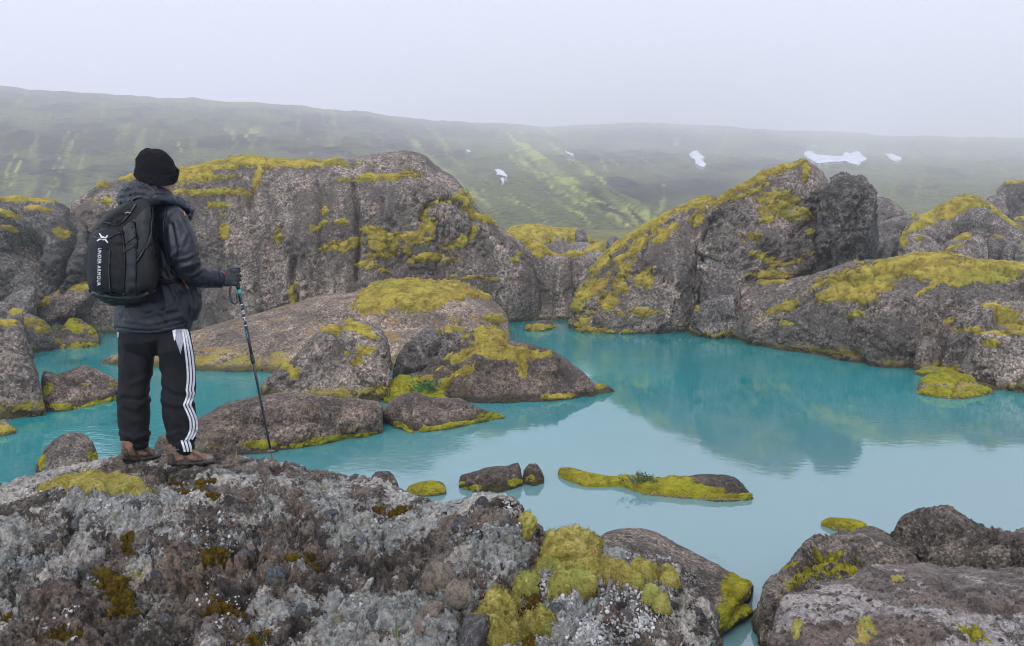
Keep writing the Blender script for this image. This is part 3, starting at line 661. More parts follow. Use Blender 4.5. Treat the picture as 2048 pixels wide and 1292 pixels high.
rock('boulder', 'wet green moss hummock filling the gap between the two lake mounds', [(768, 800), (778, 770), (800, 752), (840, 756), (880, 772), (905, 790), (912, 803)], [(768, 806), (840, 808), (912, 806)], mat='dark', lean=0.8, p=1.2, q=1.8, step=3, moss=[(840, 780, 80, 30)], moss_mat='moss_green', moss_t=0.06, cat='rock')
rock('boulder', 'broad low brown slab in the water beside the trekking pole',
     [(308, 900), (318, 876), (345, 862), (375, 848), (410, 828), (445, 808), (490, 797), (530, 790), (570, 786), (600, 785), (640, 793), (700, 797), (752, 803), (763, 815), (766, 864)],
     [(308, 925), (400, 918), (500, 906), (600, 897), (700, 880), (766, 866)], mat='brown', lean=1.0, p=1.9, q=2.1, amp=0.09, L=0.9, step=2.8,
     cracks=[([(430, 830), (520, 850), (640, 845)], 5, 0.05)], moss=[(640, 882, 60, 7, -10), (720, 872, 40, 6, -10), (520, 888, 40, 6), (600, 890, 40, 5, -10)], moss_t=0.03, moss_mat='moss_green')
rock('boulder', 'pointed brown slab in the water, right of the broad low slab',
     [(764, 838), (768, 816), (785, 800), (805, 790), (830, 785), (852, 792), (880, 796), (915, 798), (945, 810), (970, 820), (990, 826), (1009, 832)],
     [(764, 842), (792, 858), (820, 868), (870, 862), (940, 850), (1009, 836)], mat='brown', lean=0.7, p=1.5, q=2.0, amp=0.08, L=0.7, step=2.8,
     cracks=[([(812, 795), (820, 830), (835, 860)], 5, 0.06)], moss=[(985, 831, 24, 5), (860, 857, 50, 5, -7), (930, 846, 40, 4, -8), (800, 852, 20, 6, 30)], moss_t=0.03, moss_mat='moss_green')
rock('boulder', 'tiny moss-topped islet by the far shore in front of the great cliff', [(1049, 657), (1060, 647), (1080, 641), (1100, 641), (1111, 652)], [(1049, 661), (1080, 663), (1111, 657)], mat='brown', step=2.2, lean=0.3, moss=[(1078, 655, 30, 7)], moss_t=0.06, cat='rock')

# ---- the pile on the right shore
rock('boulder', 'great sloping boulder, mossy from waterline to crest, left of the tall crack',
     [(1136, 650), (1140, 634), (1148, 606), (1160, 575), (1178, 545), (1205, 512), (1240, 480), (1280, 454), (1330, 428), (1375, 408), (1408, 394), (1440, 400), (1428, 440), (1408, 500), (1406, 560), (1396, 610), (1380, 655)],
     [(1136, 655), (1160, 664), (1230, 668), (1310, 668), (1380, 663)], mat='cliff', lean=2.4, p=1.5, q=1.9, back=3.5, amp=0.06, L=1.9, step=3.0, facets=1.6, ridge=0.4,
     cracks=[([(1190, 560), (1215, 530), (1250, 500)], 5, 0.1)], bumps=[(1330, 560, 50, 70, 0.12)],
     moss=[(1220, 505, 70, 9, -40), (1300, 450, 90, 9, -29), (1380, 413, 50, 9, -22), (1165, 600, 40, 9, -66), (1190, 575, 44, 12, -45), (1270, 500, 60, 10, -42), (1330, 470, 30, 8, -45), (1175, 630, 30, 9, -40), (1215, 600, 20, 16), (1285, 625, 34, 10), (1250, 545, 24, 12, -40), (1285, 560, 22, 20, -50), (1175, 660, 35, 5), (1225, 664, 50, 4), (1395, 440, 14, 20, 10), (1240, 575, 16, 10), (1160, 648, 14, 8)], moss_t=0.15, mossn=0.9)
rock('boulder', 'huge peaked boulder with moss down its left ridge, beside the standing dark stone',
     [(1402, 545), (1396, 520), (1402, 470), (1420, 420), (1440, 396), (1475, 374), (1510, 355), (1550, 338), (1580, 328), (1606, 320), (1630, 332), (1648, 350), (1658, 372), (1650, 395), (1638, 412), (1652, 428), (1662, 446), (1668, 480), (1672, 520), (1660, 560), (1600, 600), (1560, 640), (1480, 668)],
     [(1402, 560), (1420, 590), (1445, 620), (1480, 668)], dep=[24.7, 24.4, 24.3, 24.2], tdep=[24.7, 24.8, 25.0, 25.4, 26, 26.5, 26.9, 27.1, 26.9, 26.4, 25.6, 25.0, 24.8, 24.6], p=1.3, q=1.9, back=3.5, mat='cliff', amp=0.08, L=1.7, step=3.0, ridge=0.5, facets=1.6,
     cracks=[([(1400, 515), (1430, 530), (1465, 565), (1475, 600)], 6, 0.3), ([(1430, 440), (1412, 450), (1408, 480)], 6, 0.2), ([(1565, 400), (1610, 415), (1650, 445)], 5, 0.1), ([(1640, 410), (1600, 405)], 4, 0.08), ([(1500, 560), (1560, 575), (1640, 540)], 7, 0.18)],
     bumps=[(1530, 480, 60, 40, 0.15), (1600, 370, 40, 30, 0.1), (1450, 585, 22, 30, -0.25)],
     moss=[(1500, 366, 60, 8, -28), (1560, 340, 50, 7, -24), (1440, 402, 30, 10, -30), (1560, 400, 44, 12, 12), (1570, 425, 58, 15, 6), (1540, 438, 30, 8, -12), (1612, 425, 30, 9, 10), (1500, 385, 40, 6, -25), (1630, 428, 24, 8, 25), (1502, 475, 22, 9), (1520, 508, 20, 8), (1545, 520, 30, 9, 20), (1545, 550, 52, 12, 4), (1595, 520, 36, 5, -14), (1623, 470, 12, 7), (1610, 345, 8, 24, 10), (1595, 440, 20, 4)], moss_t=0.14, mossn=0.9)
rock('boulder', 'shadowed stone wedged under the overhang at the tall crack', [(1398, 640), (1402, 560), (1412, 512), (1440, 520), (1475, 560), (1482, 610), (1478, 655)], [(1398, 650), (1440, 655), (1478, 655)], mat='far', dep=[24.6, 24.2, 24.0], lean=0.4, step=3.5, p=2)
rock('boulder', 'steep buttress under the peaked boulder, above the waterline of the right shore', [(1474, 668), (1478, 610), (1490, 585), (1520, 560), (1560, 562), (1600, 552), (1650, 545), (1680, 560), (1660, 620), (1640, 680)], [(1474, 675), (1540, 688), (1640, 700)], mat='cliff', dep=[24.0, 23.8, 23.7], lean=0.8, p=2.2, q=2.2, step=3.5, amp=0.1, moss=[(1530, 562, 30, 5), (1640, 548, 24, 4)], moss_t=0.08)
rock('boulder', 'small angular boulder at the waterline below the tall crack', [(1378, 660), (1384, 630), (1392, 610), (1420, 598), (1448, 590), (1466, 592), (1472, 612), (1470, 668)], [(1378, 668), (1420, 677), (1470, 676)], mat='dark', lean=0.4, step=3, p=1.7, facets=0.9, cracks=[([(1385, 618), (1420, 612), (1460, 596)], 4, 0.1)], moss=[(1386, 612, 8, 8)], moss_t=0.04, cat='rock')
rock('boulder', 'tall dark standing stone leaning beside the peaked boulder on the right shore',
     [(1634, 640), (1640, 560), (1652, 470), (1640, 412), (1642, 390), (1658, 364), (1672, 348), (1694, 343), (1712, 350), (1730, 354), (1742, 372), (1753, 388), (1749, 418), (1742, 440), (1738, 470), (1728, 500), (1710, 540), (1690, 640)],
     [(1634, 655), (1660, 655), (1690, 650)], dep=[24.6, 24.2, 24.6], mat='dark', lean=0.6, p=2.4, q=2.2, back=1.8, amp=0.2, L=1.1, step=3.0, ridge=0.9, facets=1.0,
     cracks=[([(1652, 395), (1662, 440), (1685, 452), (1705, 430), (1720, 400)], 5, 0.12), ([(1742, 390), (1722, 410), (1716, 460)], 5, 0.14)], bumps=[(1690, 390, 36, 36, 0.25), (1700, 500, 30, 40, -0.15)])
rock('boulder', 'long wide boulder on the right shore with a thick moss blanket along its top',
     [(1464, 672), (1466, 655), (1480, 630), (1510, 608), (1545, 588), (1600, 562), (1630, 545), (1665, 535), (1700, 524), (1740, 521), (1780, 518), (1840, 509), (1880, 507), (1920, 512), (1960, 519), (2048, 524), (2150, 528), (2240, 540), (2300, 600), (2310, 742)],
     [(1464, 676), (1500, 690), (1560, 700), (1620, 708), (1690, 722), (1760, 735), (1840, 738), (1940, 742), (2060, 744), (2310, 746)], mat='rock', tdep=[23.0, 22.8, 22.4, 22.0, 21.8, 21.7, 21.6, 21.5, 21.4, 21.2, 21.0, 20.8, 20.6, 20.4, 20.0], p=2.2, q=1.9, back=2.0, amp=0.09, L=1.6, step=3.0, ridge=0.5, facets=1.3,
     cracks=[([(1545, 640), (1570, 610), (1620, 590)], 8, 0.18), ([(1700, 640), (1690, 690), (1720, 720)], 9, 0.15)],
     bumps=[(1640, 620, 40, 40, 0.12), (1780, 640, 70, 40, 0.12), (1870, 660, 40, 60, -0.2)],
     moss=[(1880, 538, 130, 17, 2), (1990, 530, 100, 17), (2100, 535, 90, 16), (1760, 550, 60, 16, -12), (1710, 575, 60, 24, -8), (1660, 590, 34, 14, -18), (1850, 514, 60, 7), (1790, 524, 50, 5, -8), (1730, 600, 24, 9), (1560, 606, 40, 6, -28), (1640, 570, 20, 6, -20), (1715, 630, 18, 7, -14), (1570, 645, 18, 7), (1855, 578, 24, 5, -30), (1900, 640, 12, 7), (1680, 560, 30, 10, -20), (1930, 552, 90, 10)], moss_t=0.11, mossn=0.8)
rock('boulder', 'boulder at the right edge with a mossy ledge, in front of the long wide boulder',
     [(1893, 735), (1896, 700), (1906, 662), (1925, 632), (1950, 612), (1978, 601), (2020, 603), (2060, 606), (2120, 622), (2180, 680), (2200, 786)],
     [(1893, 742), (1920, 760), (1960, 772), (2020, 782), (2100, 788), (2200, 790)], mat='rock', lean=1.0, p=1.8, q=2.0, amp=0.08, L=1.0, step=3, facets=1.4,
     bumps=[(1990, 680, 90, 12, 0.16), (1990, 650, 60, 14, -0.06)], moss=[(1975, 665, 62, 7, 3), (2040, 668, 50, 7), (1985, 690, 16, 7), (2020, 632, 30, 16, 20), (1990, 620, 16, 6), (2100, 670, 60, 8)], moss_t=0.07, mossn=0.8)
rock('boulder', 'small egg-shaped grey stone between the long boulder and the one at the right edge', [(1828, 730), (1830, 700), (1838, 682), (1852, 672), (1870, 680), (1884, 698), (1886, 735)], [(1828, 740), (1856, 745), (1886, 742)], mat='rock', step=2.6, cat='rock')
rock('boulder', 'weedy low ledge at the foot of the small egg-shaped stone', [(1826, 745), (1850, 733), (1890, 735), (1930, 748), (1970, 765), (1995, 778)], [(1826, 748), (1880, 758), (1940, 772), (1995, 782)], mat='dark', step=2.6, lean=0.5, moss=[(1850, 742, 24, 4), (1900, 745, 30, 6, 15), (1894, 735, 16, 8)], moss_mat='moss_green', moss_t=0.05, cat='rock')
rock('boulder', 'round moss-capped rock standing in the water in front of the right-hand boulder',
     [(1834, 782), (1840, 762), (1855, 750), (1885, 745), (1920, 748), (1945, 758), (1970, 774), (1988, 783)], [(1834, 787), (1870, 796), (1930, 798), (1988, 787)], mat='rock', lean=0.9, p=1.2, step=2.6,
     moss=[(1900, 757, 60, 10), (1870, 782, 40, 10), (1930, 788, 46, 8), (1960, 780, 24, 6)], moss_mat='moss_green', moss_t=0.055, cat='rock')
# ---- background stones on the right
def far_rock(label, top, dist, moss=(), mat='far', lean=0.5, group=None, step=3.0, foot=None, **kw):
    x0, x1 = top[0][0], top[-1][0]
    y0, y1 = top[0][1], top[-1][1]
    return rock('boulder', label, top, [(x0, y0 + 3), ((x0 + x1) / 2, max(y0, y1) + 5), (x1, y1 + 3)], mat=mat, dep=[dist, dist - 0.4, dist], lean=lean, moss=moss, step=step, ext=1.6, moss_t=0.16, group=group, **kw)
far_rock('grey cone-topped boulder just right of the standing dark stone', [(1728, 500), (1738, 430), (1748, 398), (1765, 392), (1790, 405), (1812, 424), (1828, 440), (1822, 480), (1810, 500)], 38, lean=1.0)
far_rock('plain boulder in front of the cone-topped boulder', [(1745, 500), (1752, 455), (1775, 440), (1800, 432), (1830, 430), (1840, 470), (1836, 500)], 35.5, moss=[(1825, 455, 10, 18)])
far_rock('large triangular boulder with moss sheet on its left slope, at the far right', [(1790, 500), (1812, 452), (1830, 436), (1860, 425), (1885, 410), (1908, 397), (1930, 390), (1950, 393), (1965, 402), (1990, 420), (2020, 440), (2046, 458), (2060, 500)], 34, lean=1.8, p=1.6, amp=0.2,
         moss=[(1880, 425, 70, 12, -28), (1930, 402, 36, 10), (1840, 450, 40, 10, -25), (1910, 425, 30, 9, -20), (2010, 436, 50, 4, 33), (1945, 415, 20, 5)], bumps=[(1950, 470, 50, 22, -0.7), (1880, 480, 30, 20, -0.3)])
far_rock('biggest rounded boulder in the mist at the top right corner of the stones', [(1994, 470), (2002, 430), (1996, 400), (1996, 382), (2008, 366), (2030, 362), (2060, 363), (2110, 372), (2130, 420), (2120, 470)], 44, moss=[(2030, 364, 24, 3)], mat='dark')
far_rock('small round boulder left of the biggest misty boulder', [(1966, 425), (1970, 402), (1980, 391), (1994, 390), (2010, 402), (2016, 425)], 43)
far_rock('mossy stone under the biggest misty boulder', [(2020, 470), (2026, 442), (2045, 432), (2080, 434), (2100, 470)], 39.5, moss=[(2050, 436, 24, 4)])
far_rock('round-backed broad stone with rusty stains, behind the moss blanket', [(1796, 508), (1800, 478), (1815, 470), (1840, 468), (1862, 474), (1880, 490), (1886, 508)], 29.5, mat='rock', moss=[(1838, 478, 8, 4), (1808, 486, 8, 8)])
far_rock('small dark upright stone left of the round-backed broad stone', [(1766, 498), (1770, 478), (1782, 470), (1796, 470), (1799, 485), (1796, 500)], 30.5, mat='dark')
far_rock('low pale stone beside the small dark upright stone', [(1728, 500), (1735, 482), (1752, 475), (1768, 482), (1770, 500)], 31.5)
far_rock('moss-capped stone between the round-backed stone and the gravelly mound', [(1884, 500), (1892, 484), (1910, 476), (1930, 468), (1944, 474), (1950, 500)], 30.5, moss=[(1925, 474, 18, 5, -12)])
far_rock('gravelly pointed mound behind the moss blanket', [(1880, 512), (1900, 496), (1930, 480), (1950, 471), (1965, 476), (1974, 495), (1976, 512)], 28.5, mat='rock', chunk=0.05, moss=[(1905, 496, 20, 3, -20)])
far_rock('round stone with a yellow moss cap right of the gravelly mound', [(1972, 505), (1976, 480), (1990, 470), (2006, 473), (2018, 488), (2016, 505)], 31, moss=[(1994, 474, 14, 4)])
far_rock('rounded mossless stone at the right edge of the frame', [(2002, 512), (2008, 492), (2022, 485), (2038, 488), (2044, 512)], 30)
far_rock('low stone cut by the right edge of the frame', [(2030, 512), (2036, 494), (2060, 486), (2090, 495), (2100, 512)], 29.5, moss=[(2050, 490, 14, 3)])
far_rock('pale rubble stone at the foot of the standing dark stone', [(1700, 525), (1708, 508), (1722, 500), (1736, 506), (1742, 520)], 28, mat='rock', chunk=0.04)
far_rock('small pale boulder half buried behind the left end of the moss blanket', [(1650, 545), (1662, 528), (1690, 520), (1715, 524), (1730, 534)], 25.5, mat='rock', moss=[(1690, 524, 20, 3)])
# ---- the gap between the cliffs
rock('boulder', 'broad mossy knoll in the gap behind the great cliff', [(1005, 505), (1020, 460), (1034, 451), (1060, 450), (1085, 453), (1120, 458), (1150, 457), (1168, 461), (1180, 476), (1194, 488), (1198, 505)], [(1005, 510), (1100, 512), (1198, 510)], mat='far', dep=[46, 44, 46], lean=3, p=1.1, q=1.6, step=2.8, ext=1.5, moss=[(1085, 465, 90, 16), (1140, 468, 40, 12), (1060, 460, 40, 8), (1170, 485, 20, 4)], moss_t=0.25)
far_rock('dark stone standing on the right end of the broad mossy knoll', [(1150, 470), (1152, 459), (1162, 457), (1172, 464), (1176, 476)], 44.5, mat='dark', step=2)
far_rock('grey flat boulder in front of the broad mossy knoll', [(1126, 506), (1130, 490), (1150, 485), (1175, 486), (1196, 492), (1204, 506)], 41, lean=0.8)
far_rock('mossy hummock right of the grey flat boulder', [(1158, 515), (1172, 498), (1195, 487), (1220, 484), (1245, 490), (1252, 515)], 39, lean=1.5, p=1.2, moss=[(1200, 494, 44, 8, -8), (1225, 500, 20, 5)])
far_rock('dark stone on top of the mossy hummock', [(1212, 492), (1215, 477), (1224, 471), (1236, 474), (1246, 484), (1250, 494)], 38.5, mat='dark', step=2)
far_rock('low dark stone at the foot of the mossy hummock', [(1202, 516), (1208, 502), (1224, 497), (1240, 500), (1244, 516)], 36.5, mat='dark', step=2.4)
far_rock('small black stone perched on the skyline left of the great sloping boulder', [(1268, 478), (1271, 466), (1280, 462), (1292, 464), (1298, 474)], 30, mat='dark', step=2)
# ---- left shore
rock('boulder', 'large smooth grey boulder cut by the left edge of the frame, at the waterline', [(-150, 835), (-130, 690), (-60, 640), (-10, 634), (28, 640), (46, 652), (58, 690), (72, 735), (84, 775), (91, 828)], [(-150, 840), (-60, 842), (20, 838), (91, 831)], mat='rock', lean=1.2, p=2.0, q=2.2, amp=0.08, L=1.0, step=3, moss=[(15, 645, 22, 5)], moss_t=0.05)
rock('boulder', 'round dark boulder tucked behind the large smooth boulder at the left', [(18, 710), (22, 650), (34, 632), (56, 627), (80, 634), (98, 652), (107, 676), (108, 698)], [(18, 716), (70, 706), (108, 700)], mat='dark', lean=0.8, step=3, moss=[(62, 645, 26, 10), (85, 660, 16, 7)], moss_t=0.06)
rock('boulder', 'low brown ribbed rock in the water beside the large smooth left boulder', [(86, 815), (84, 770), (88, 742), (110, 746), (138, 742), (150, 734), (168, 730), (186, 738), (210, 748), (235, 762), (240, 790)], [(86, 822), (140, 820), (190, 812), (240, 796)], mat='brown', lean=1.0, p=1.3, step=3, amp=0.07, moss=[(96, 775, 9, 16), (170, 768, 8, 3), (230, 768, 14, 4), (200, 803, 40, 5, -15), (140, 815, 40, 4)], moss_mat='moss_green', moss_t=0.025)
rock('boulder', 'slanted dark slab leaning under the left overhang', [(0, 640), (6, 600), (28, 585), (58, 570), (70, 572), (72, 595), (60, 640)], [(0, 650), (34, 655), (60, 650)], mat='dark', dep=[22.5, 22, 22.5], lean=0.9, step=3, facets=0.9)
rock('boulder', 'long tilted mossy slab leaning on the great cliff at the left', [(66, 640), (78, 610), (100, 590), (122, 578), (150, 568), (175, 566), (192, 578), (180, 600), (150, 622), (108, 640)], [(66, 645), (90, 648), (108, 646)], mat='rock', dep=[23.6, 23.2, 23.4], lean=0.8, step=3, moss=[(150, 574, 36, 6, -15), (88, 606, 14, 6, -40), (172, 575, 18, 6)], moss_t=0.09, facets=0.7)
rock('boulder', 'thin tilted slab behind the long tilted mossy slab', [(92, 600), (100, 582), (118, 570), (132, 564), (138, 572), (120, 600)], [(92, 606), (106, 608), (120, 606)], mat='dark', dep=[24.4, 24.2, 24.4], lean=0.4, step=3, facets=0.7)
rock('boulder', 'small stone at the left edge above the round dark boulder', [(-30, 660), (-20, 615), (0, 603), (18, 606), (24, 622), (22, 660)], [(-30, 668), (0, 670), (22, 668)], mat='dark', dep=[20, 19.7, 20], lean=0.5, step=3, cat='rock')
rock('boulder', 'mossy stone between the small left-edge stone and the round dark boulder', [(8, 655), (14, 628), (28, 616), (44, 622), (48, 655)], [(8, 662), (28, 664), (48, 662)], mat='rock', dep=[19.4, 19.2, 19.4], lean=0.4, step=3, moss=[(30, 622, 16, 8)], moss_t=0.06, cat='rock')
rock('boulder', 'small grey stone at the left shore beside the green bank', [(92, 672), (96, 650), (108, 639), (122, 643), (125, 668)], [(92, 676), (108, 678), (125, 674)], mat='far', lean=0.4, step=2.5, cat='rock')
rock('bank', 'grassy pebbly bank at the foot of the great cliff, left of the hiker', [(96, 690), (110, 672), (126, 655), (142, 636), (160, 640), (180, 652), (196, 668), (199, 688)], [(96, 700), (130, 698), (170, 695), (199, 691)], mat='brown', lean=2.0, p=1.0, q=1.5, step=2.6, moss=[(150, 652, 22, 9), (186, 662, 10, 9), (165, 691, 36, 4), (112, 684, 10, 4)], moss_mat='moss_green', moss_t=0.03, mossn=1.0, facets=1.2, cat='bank', chunk=0.03)
rock('boulder', 'mossy stub of rock in the water at the left edge', [(-40, 866), (-20, 845), (5, 838), (22, 848), (32, 864)], [(-40, 870), (0, 874), (32, 866)], mat='rock', step=2.6, lean=0.4, moss=[(8, 860, 22, 8)], moss_t=0.04, cat='rock')
rock('boulder', 'egg-shaped dark rock rising from the water at the hiker\'s feet', [(70, 938), (80, 915), (98, 890), (120, 873), (145, 864), (168, 868), (184, 882), (193, 905), (197, 925)], [(70, 950), (130, 962), (197, 945)], mat='near', lean=0.5, p=1.4, step=2.5, amp=0.04, moss=[(186, 912, 10, 12), (84, 925, 8, 14)], moss_t=0.02, moss_mat='moss_green', cat='rock')
# ---- islets in the near water
rock('islet', 'flat-topped brown rock in the near water, left of its small rounded neighbour', [(918, 968), (922, 952), (945, 943), (980, 935), (1020, 929), (1036, 926), (1042, 938), (1045, 958)], [(918, 975), (960, 984), (1000, 984), (1045, 972)], mat='brown', lean=0.35, p=2.2, q=2.4, step=2.5, amp=0.03, moss=[(945, 976, 20, 5), (1030, 964, 16, 7), (925, 966, 6, 4)], moss_mat='moss_green', moss_t=0.018, cat='rock')
rock('islet', 'small rounded brown rock touching the flat-topped rock in the near water', [(1045, 962), (1048, 940), (1058, 929), (1072, 929), (1083, 940), (1088, 956)], [(1045, 968), (1068, 973), (1088, 966)], mat='brown', lean=0.25, step=2.3, amp=0.03, moss=[(1060, 958, 16, 8)], moss_mat='moss_green', moss_t=0.015, cat='rock')
rock('islet', 'little moss-covered rock behind the crest of the foreground boulder', [(810, 986), (818, 972), (838, 966), (862, 963), (880, 962), (890, 972), (893, 984)], [(810, 990), (850, 994), (893, 989)], mat='brown', lean=0.3, step=2.3, moss=[(850, 976, 42, 16)], moss_mat='moss_green', moss_t=0.03, plump=3, mossn=0.2, cat='rock')
rock('islet', 'long lime-green moss islet with a dark stony hump in the middle of the near water', [(1118, 944), (1130, 940), (1160, 945), (1200, 954), (1235, 956), (1260, 956), (1290, 955), (1320, 959), (1350, 957), (1375, 952), (1400, 949), (1440, 949), (1470, 954), (1485, 966), (1496, 982), (1507, 996)],
     [(1118, 946), (1135, 962), (1170, 975), (1215, 974), (1245, 972), (1275, 985), (1320, 992), (1380, 998), (1440, 1003), (1507, 998)], mat='islet', lean=0.5, p=1.3, q=1.9, step=2.5, amp=0.035, L=0.35,
     moss=[(1150, 953, 50, 18, 12), (1190, 962, 70, 18, 8), (1240, 964, 50, 16), (1300, 972, 80, 26), (1370, 984, 70, 12), (1440, 995, 60, 6), (1485, 994, 20, 4), (1150, 952, 34, 10), (1300, 962, 40, 8)], moss_mat='moss_green', moss_t=0.04, mossn=0.2, plump=3, cat='islet')
rock('islet', 'small lime moss lump in the water beside the lower right boulders', [(1642, 1048), (1650, 1039), (1675, 1035), (1705, 1038), (1730, 1048), (1742, 1060)], [(1642, 1050), (1680, 1064), (1742, 1064)], mat='brown', lean=0.25, step=2.3, moss=[(1690, 1050, 56, 22)], moss_mat='moss_green', moss_t=0.025, plump=3, mossn=0.2, cat='rock')
# ---- lower right boulders
rock('boulder', 'dark gravelly rock sloping into the water behind the foreground boulder, lime moss at its tip',
     [(1170, 1150), (1185, 1090), (1210, 1068), (1245, 1059), (1280, 1058), (1315, 1066), (1345, 1084), (1385, 1105), (1420, 1122), (1450, 1138), (1480, 1156), (1505, 1170), (1498, 1195), (1480, 1205), (1506, 1222), (1480, 1240), (1440, 1252)],
     [(1170, 1320), (1260, 1330), (1350, 1320), (1400, 1290), (1440, 1262)], dep=[6.0, 5.9, 5.9, 6.1, 6.4], tdep=[6.8, 7.3, 7.5, 7.6, 7.6, 7.5, 7.4, 7.2, 7.0, 6.8, 6.65, 6.5], p=1.1, q=1.7, back=0.9, mat='near', amp=0.03, L=0.6, step=2.5, chunk=0.022, ext=0.6,
     moss=[(1470, 1180, 26, 30, 20), (1465, 1220, 40, 22), (1440, 1245, 30, 14)], moss_mat='moss_green', moss_t=0.03)
rock('boulder', 'olive-streaked boulder sloping into the water at the lower right',
     [(1520, 1260), (1518, 1215), (1530, 1165), (1560, 1140), (1600, 1105), (1640, 1078), (1690, 1065), (1725, 1058), (1750, 1056), (1775, 1068), (1800, 1090), (1818, 1105), (1832, 1130), (1850, 1180)],
     [(1520, 1290), (1600, 1310), (1700, 1300), (1850, 1240)], dep=[6.0, 5.5, 5.3, 5.6], tdep=[6.1, 6.4, 6.8, 7.2, 7.5, 7.6, 7.5, 7.2, 6.8, 6.2], p=1.2, q=1.9, back=0.8, mat='near', amp=0.07, L=0.6, step=2.4, facets=1.1, chunk=0.02, ext=1.2,
     moss=[(1640, 1140, 60, 9, -20), (1680, 1120, 60, 5, -20), (1610, 1160, 40, 8, -20), (1660, 1160, 26, 10), (1700, 1150, 30, 7), (1580, 1135, 18, 5)], moss_mat='moss_green', moss_t=0.012, mossn=1.2)
rock('boulder', 'rounded upright dark boulder at the lower right, behind two others',
     [(1800, 1125), (1802, 1080), (1801, 1045), (1815, 1027), (1845, 1016), (1880, 1012), (1905, 1015), (1930, 1028), (1960, 1045), (1985, 1060), (1995, 1090), (1960, 1150)], [(1800, 1140), (1870, 1165), (1960, 1165)], dep=[7.0, 6.6, 6.8], mat='near', lean=0.5, p=1.6, step=2.4, amp=0.07, L=0.5, facets=1.2, chunk=0.018, ext=1.4)
rock('boulder', 'pale-topped boulder at the lower right edge of the frame',
     [(1850, 1150), (1862, 1108), (1890, 1098), (1925, 1080), (1960, 1066), (2000, 1060), (2048, 1057), (2140, 1056), (2240, 1066), (2330, 1090), (2390, 1140), (2410, 1230)], [(1850, 1170), (1960, 1190), (2200, 1230), (2410, 1250)], dep=[6.0, 5.7, 5.5, 5.7], mat='near', lean=0.7, p=1.5, step=2.4, amp=0.07, L=0.5, facets=1.2, chunk=0.02, ext=1.4, bumps=[(1900, 1130, 80, 20, 0.03)])
# ------------------------------------------------------------------ the foreground boulder under the hiker and its neighbour
def near_detail(q, n, low):
    f1, f2, h1 = voronoi(q / 0.34 + 0.25 * low[:, None], 31)
    g1, g2, h2 = voronoi(q / 0.115 + 0.2 * low[:, None], 32)
    k1, k2, h3 = voronoi(q / 0.043, 33)
    r1 = fbm(q / 0.22, 5, 51, gain=0.62); r2 = fbm(q / 0.05, 4, 61, gain=0.65)
    pit = sstep(0.3, 0.62, fbm(q / 0.1, 4, 71))
    d = 0.06 * (h1[:, 0] - 0.45) * sstep(0.0, 0.45, f2 - f1) + 0.038 * r1 - 0.045 * (1 - sstep(0, 0.1, f2 - f1)) * (h1[:, 2] > 0.4)
    big = sstep(0.6, 0.7, h2[:, 1])
    d = d + 0.020 * big * h2[:, 0] * sstep(0.02, 0.45, g2 - g1) - 0.010 * (1 - sstep(0.0, 0.12, g2 - g1)) * big
    d = d + 0.019 * h3[:, 0] * sstep(0.0, 0.3, k2 - k1) + 0.015 * r2 + 0.010 * fbm(q / 0.11, 4, 55, gain=0.6, ridge=True) - 0.055 * pit
    lich = fbm(q / 0.2, 5, 81, gain=0.75) + 0.35 * fbm(q / 0.7, 2, 85) + 0.35 * (n[:, 2] - 0.8)
    lm = sstep(0.12, 0.4, lich + 0.12 * fbm(q / 0.03, 3, 87))
    d = d + lm * (0.004 + 0.008 * (1 - k1))
    dirt = sstep(0.05, 0.4, fbm(q / 0.45, 4, 91) - 0.3 * lm)
    return d, {'lichen': lm, 'clast': big * sstep(0.02, 0.12, g2 - g1) * h2[:, 2], 'tone': h2[:, 3], 'grain': h3[:, 1], 'dirt': dirt}
def gravel_detail(q, n, low):
    g1, g2, h2 = voronoi(q / 0.19 + 0.3 * low[:, None], 132)
    k1, k2, h3 = voronoi(q / 0.036, 133)
    r1 = fbm(q / 0.3, 6, 151, gain=0.6)
    plate = sstep(0.0, 0.15, fbm(q / np.array([0.6, 0.4, 0.4]), 5, 181, gain=0.65) - 0.05 + 0.25 * sstep(0.3, 1.2, q[:, 0] - 1.0)) * sstep(0.02, 0.12, g2 - g1)
    d = 0.03 * r1 + 0.022 * plate * (0.5 + h2[:, 0]) + 0.008 * h3[:, 0] * sstep(0.0, 0.3, k2 - k1) + 0.006 * fbm(q / 0.03, 3, 161)
    return d, {'lichen': plate * (0.4 + 0.5 * h2[:, 1]), 'clast': h3[:, 2] * sstep(0.6, 0.9, h3[:, 0]), 'tone': h3[:, 3], 'grain': h3[:, 1], 'dirt': sstep(-0.1, 0.4, fbm(q / 0.6, 4, 191))}
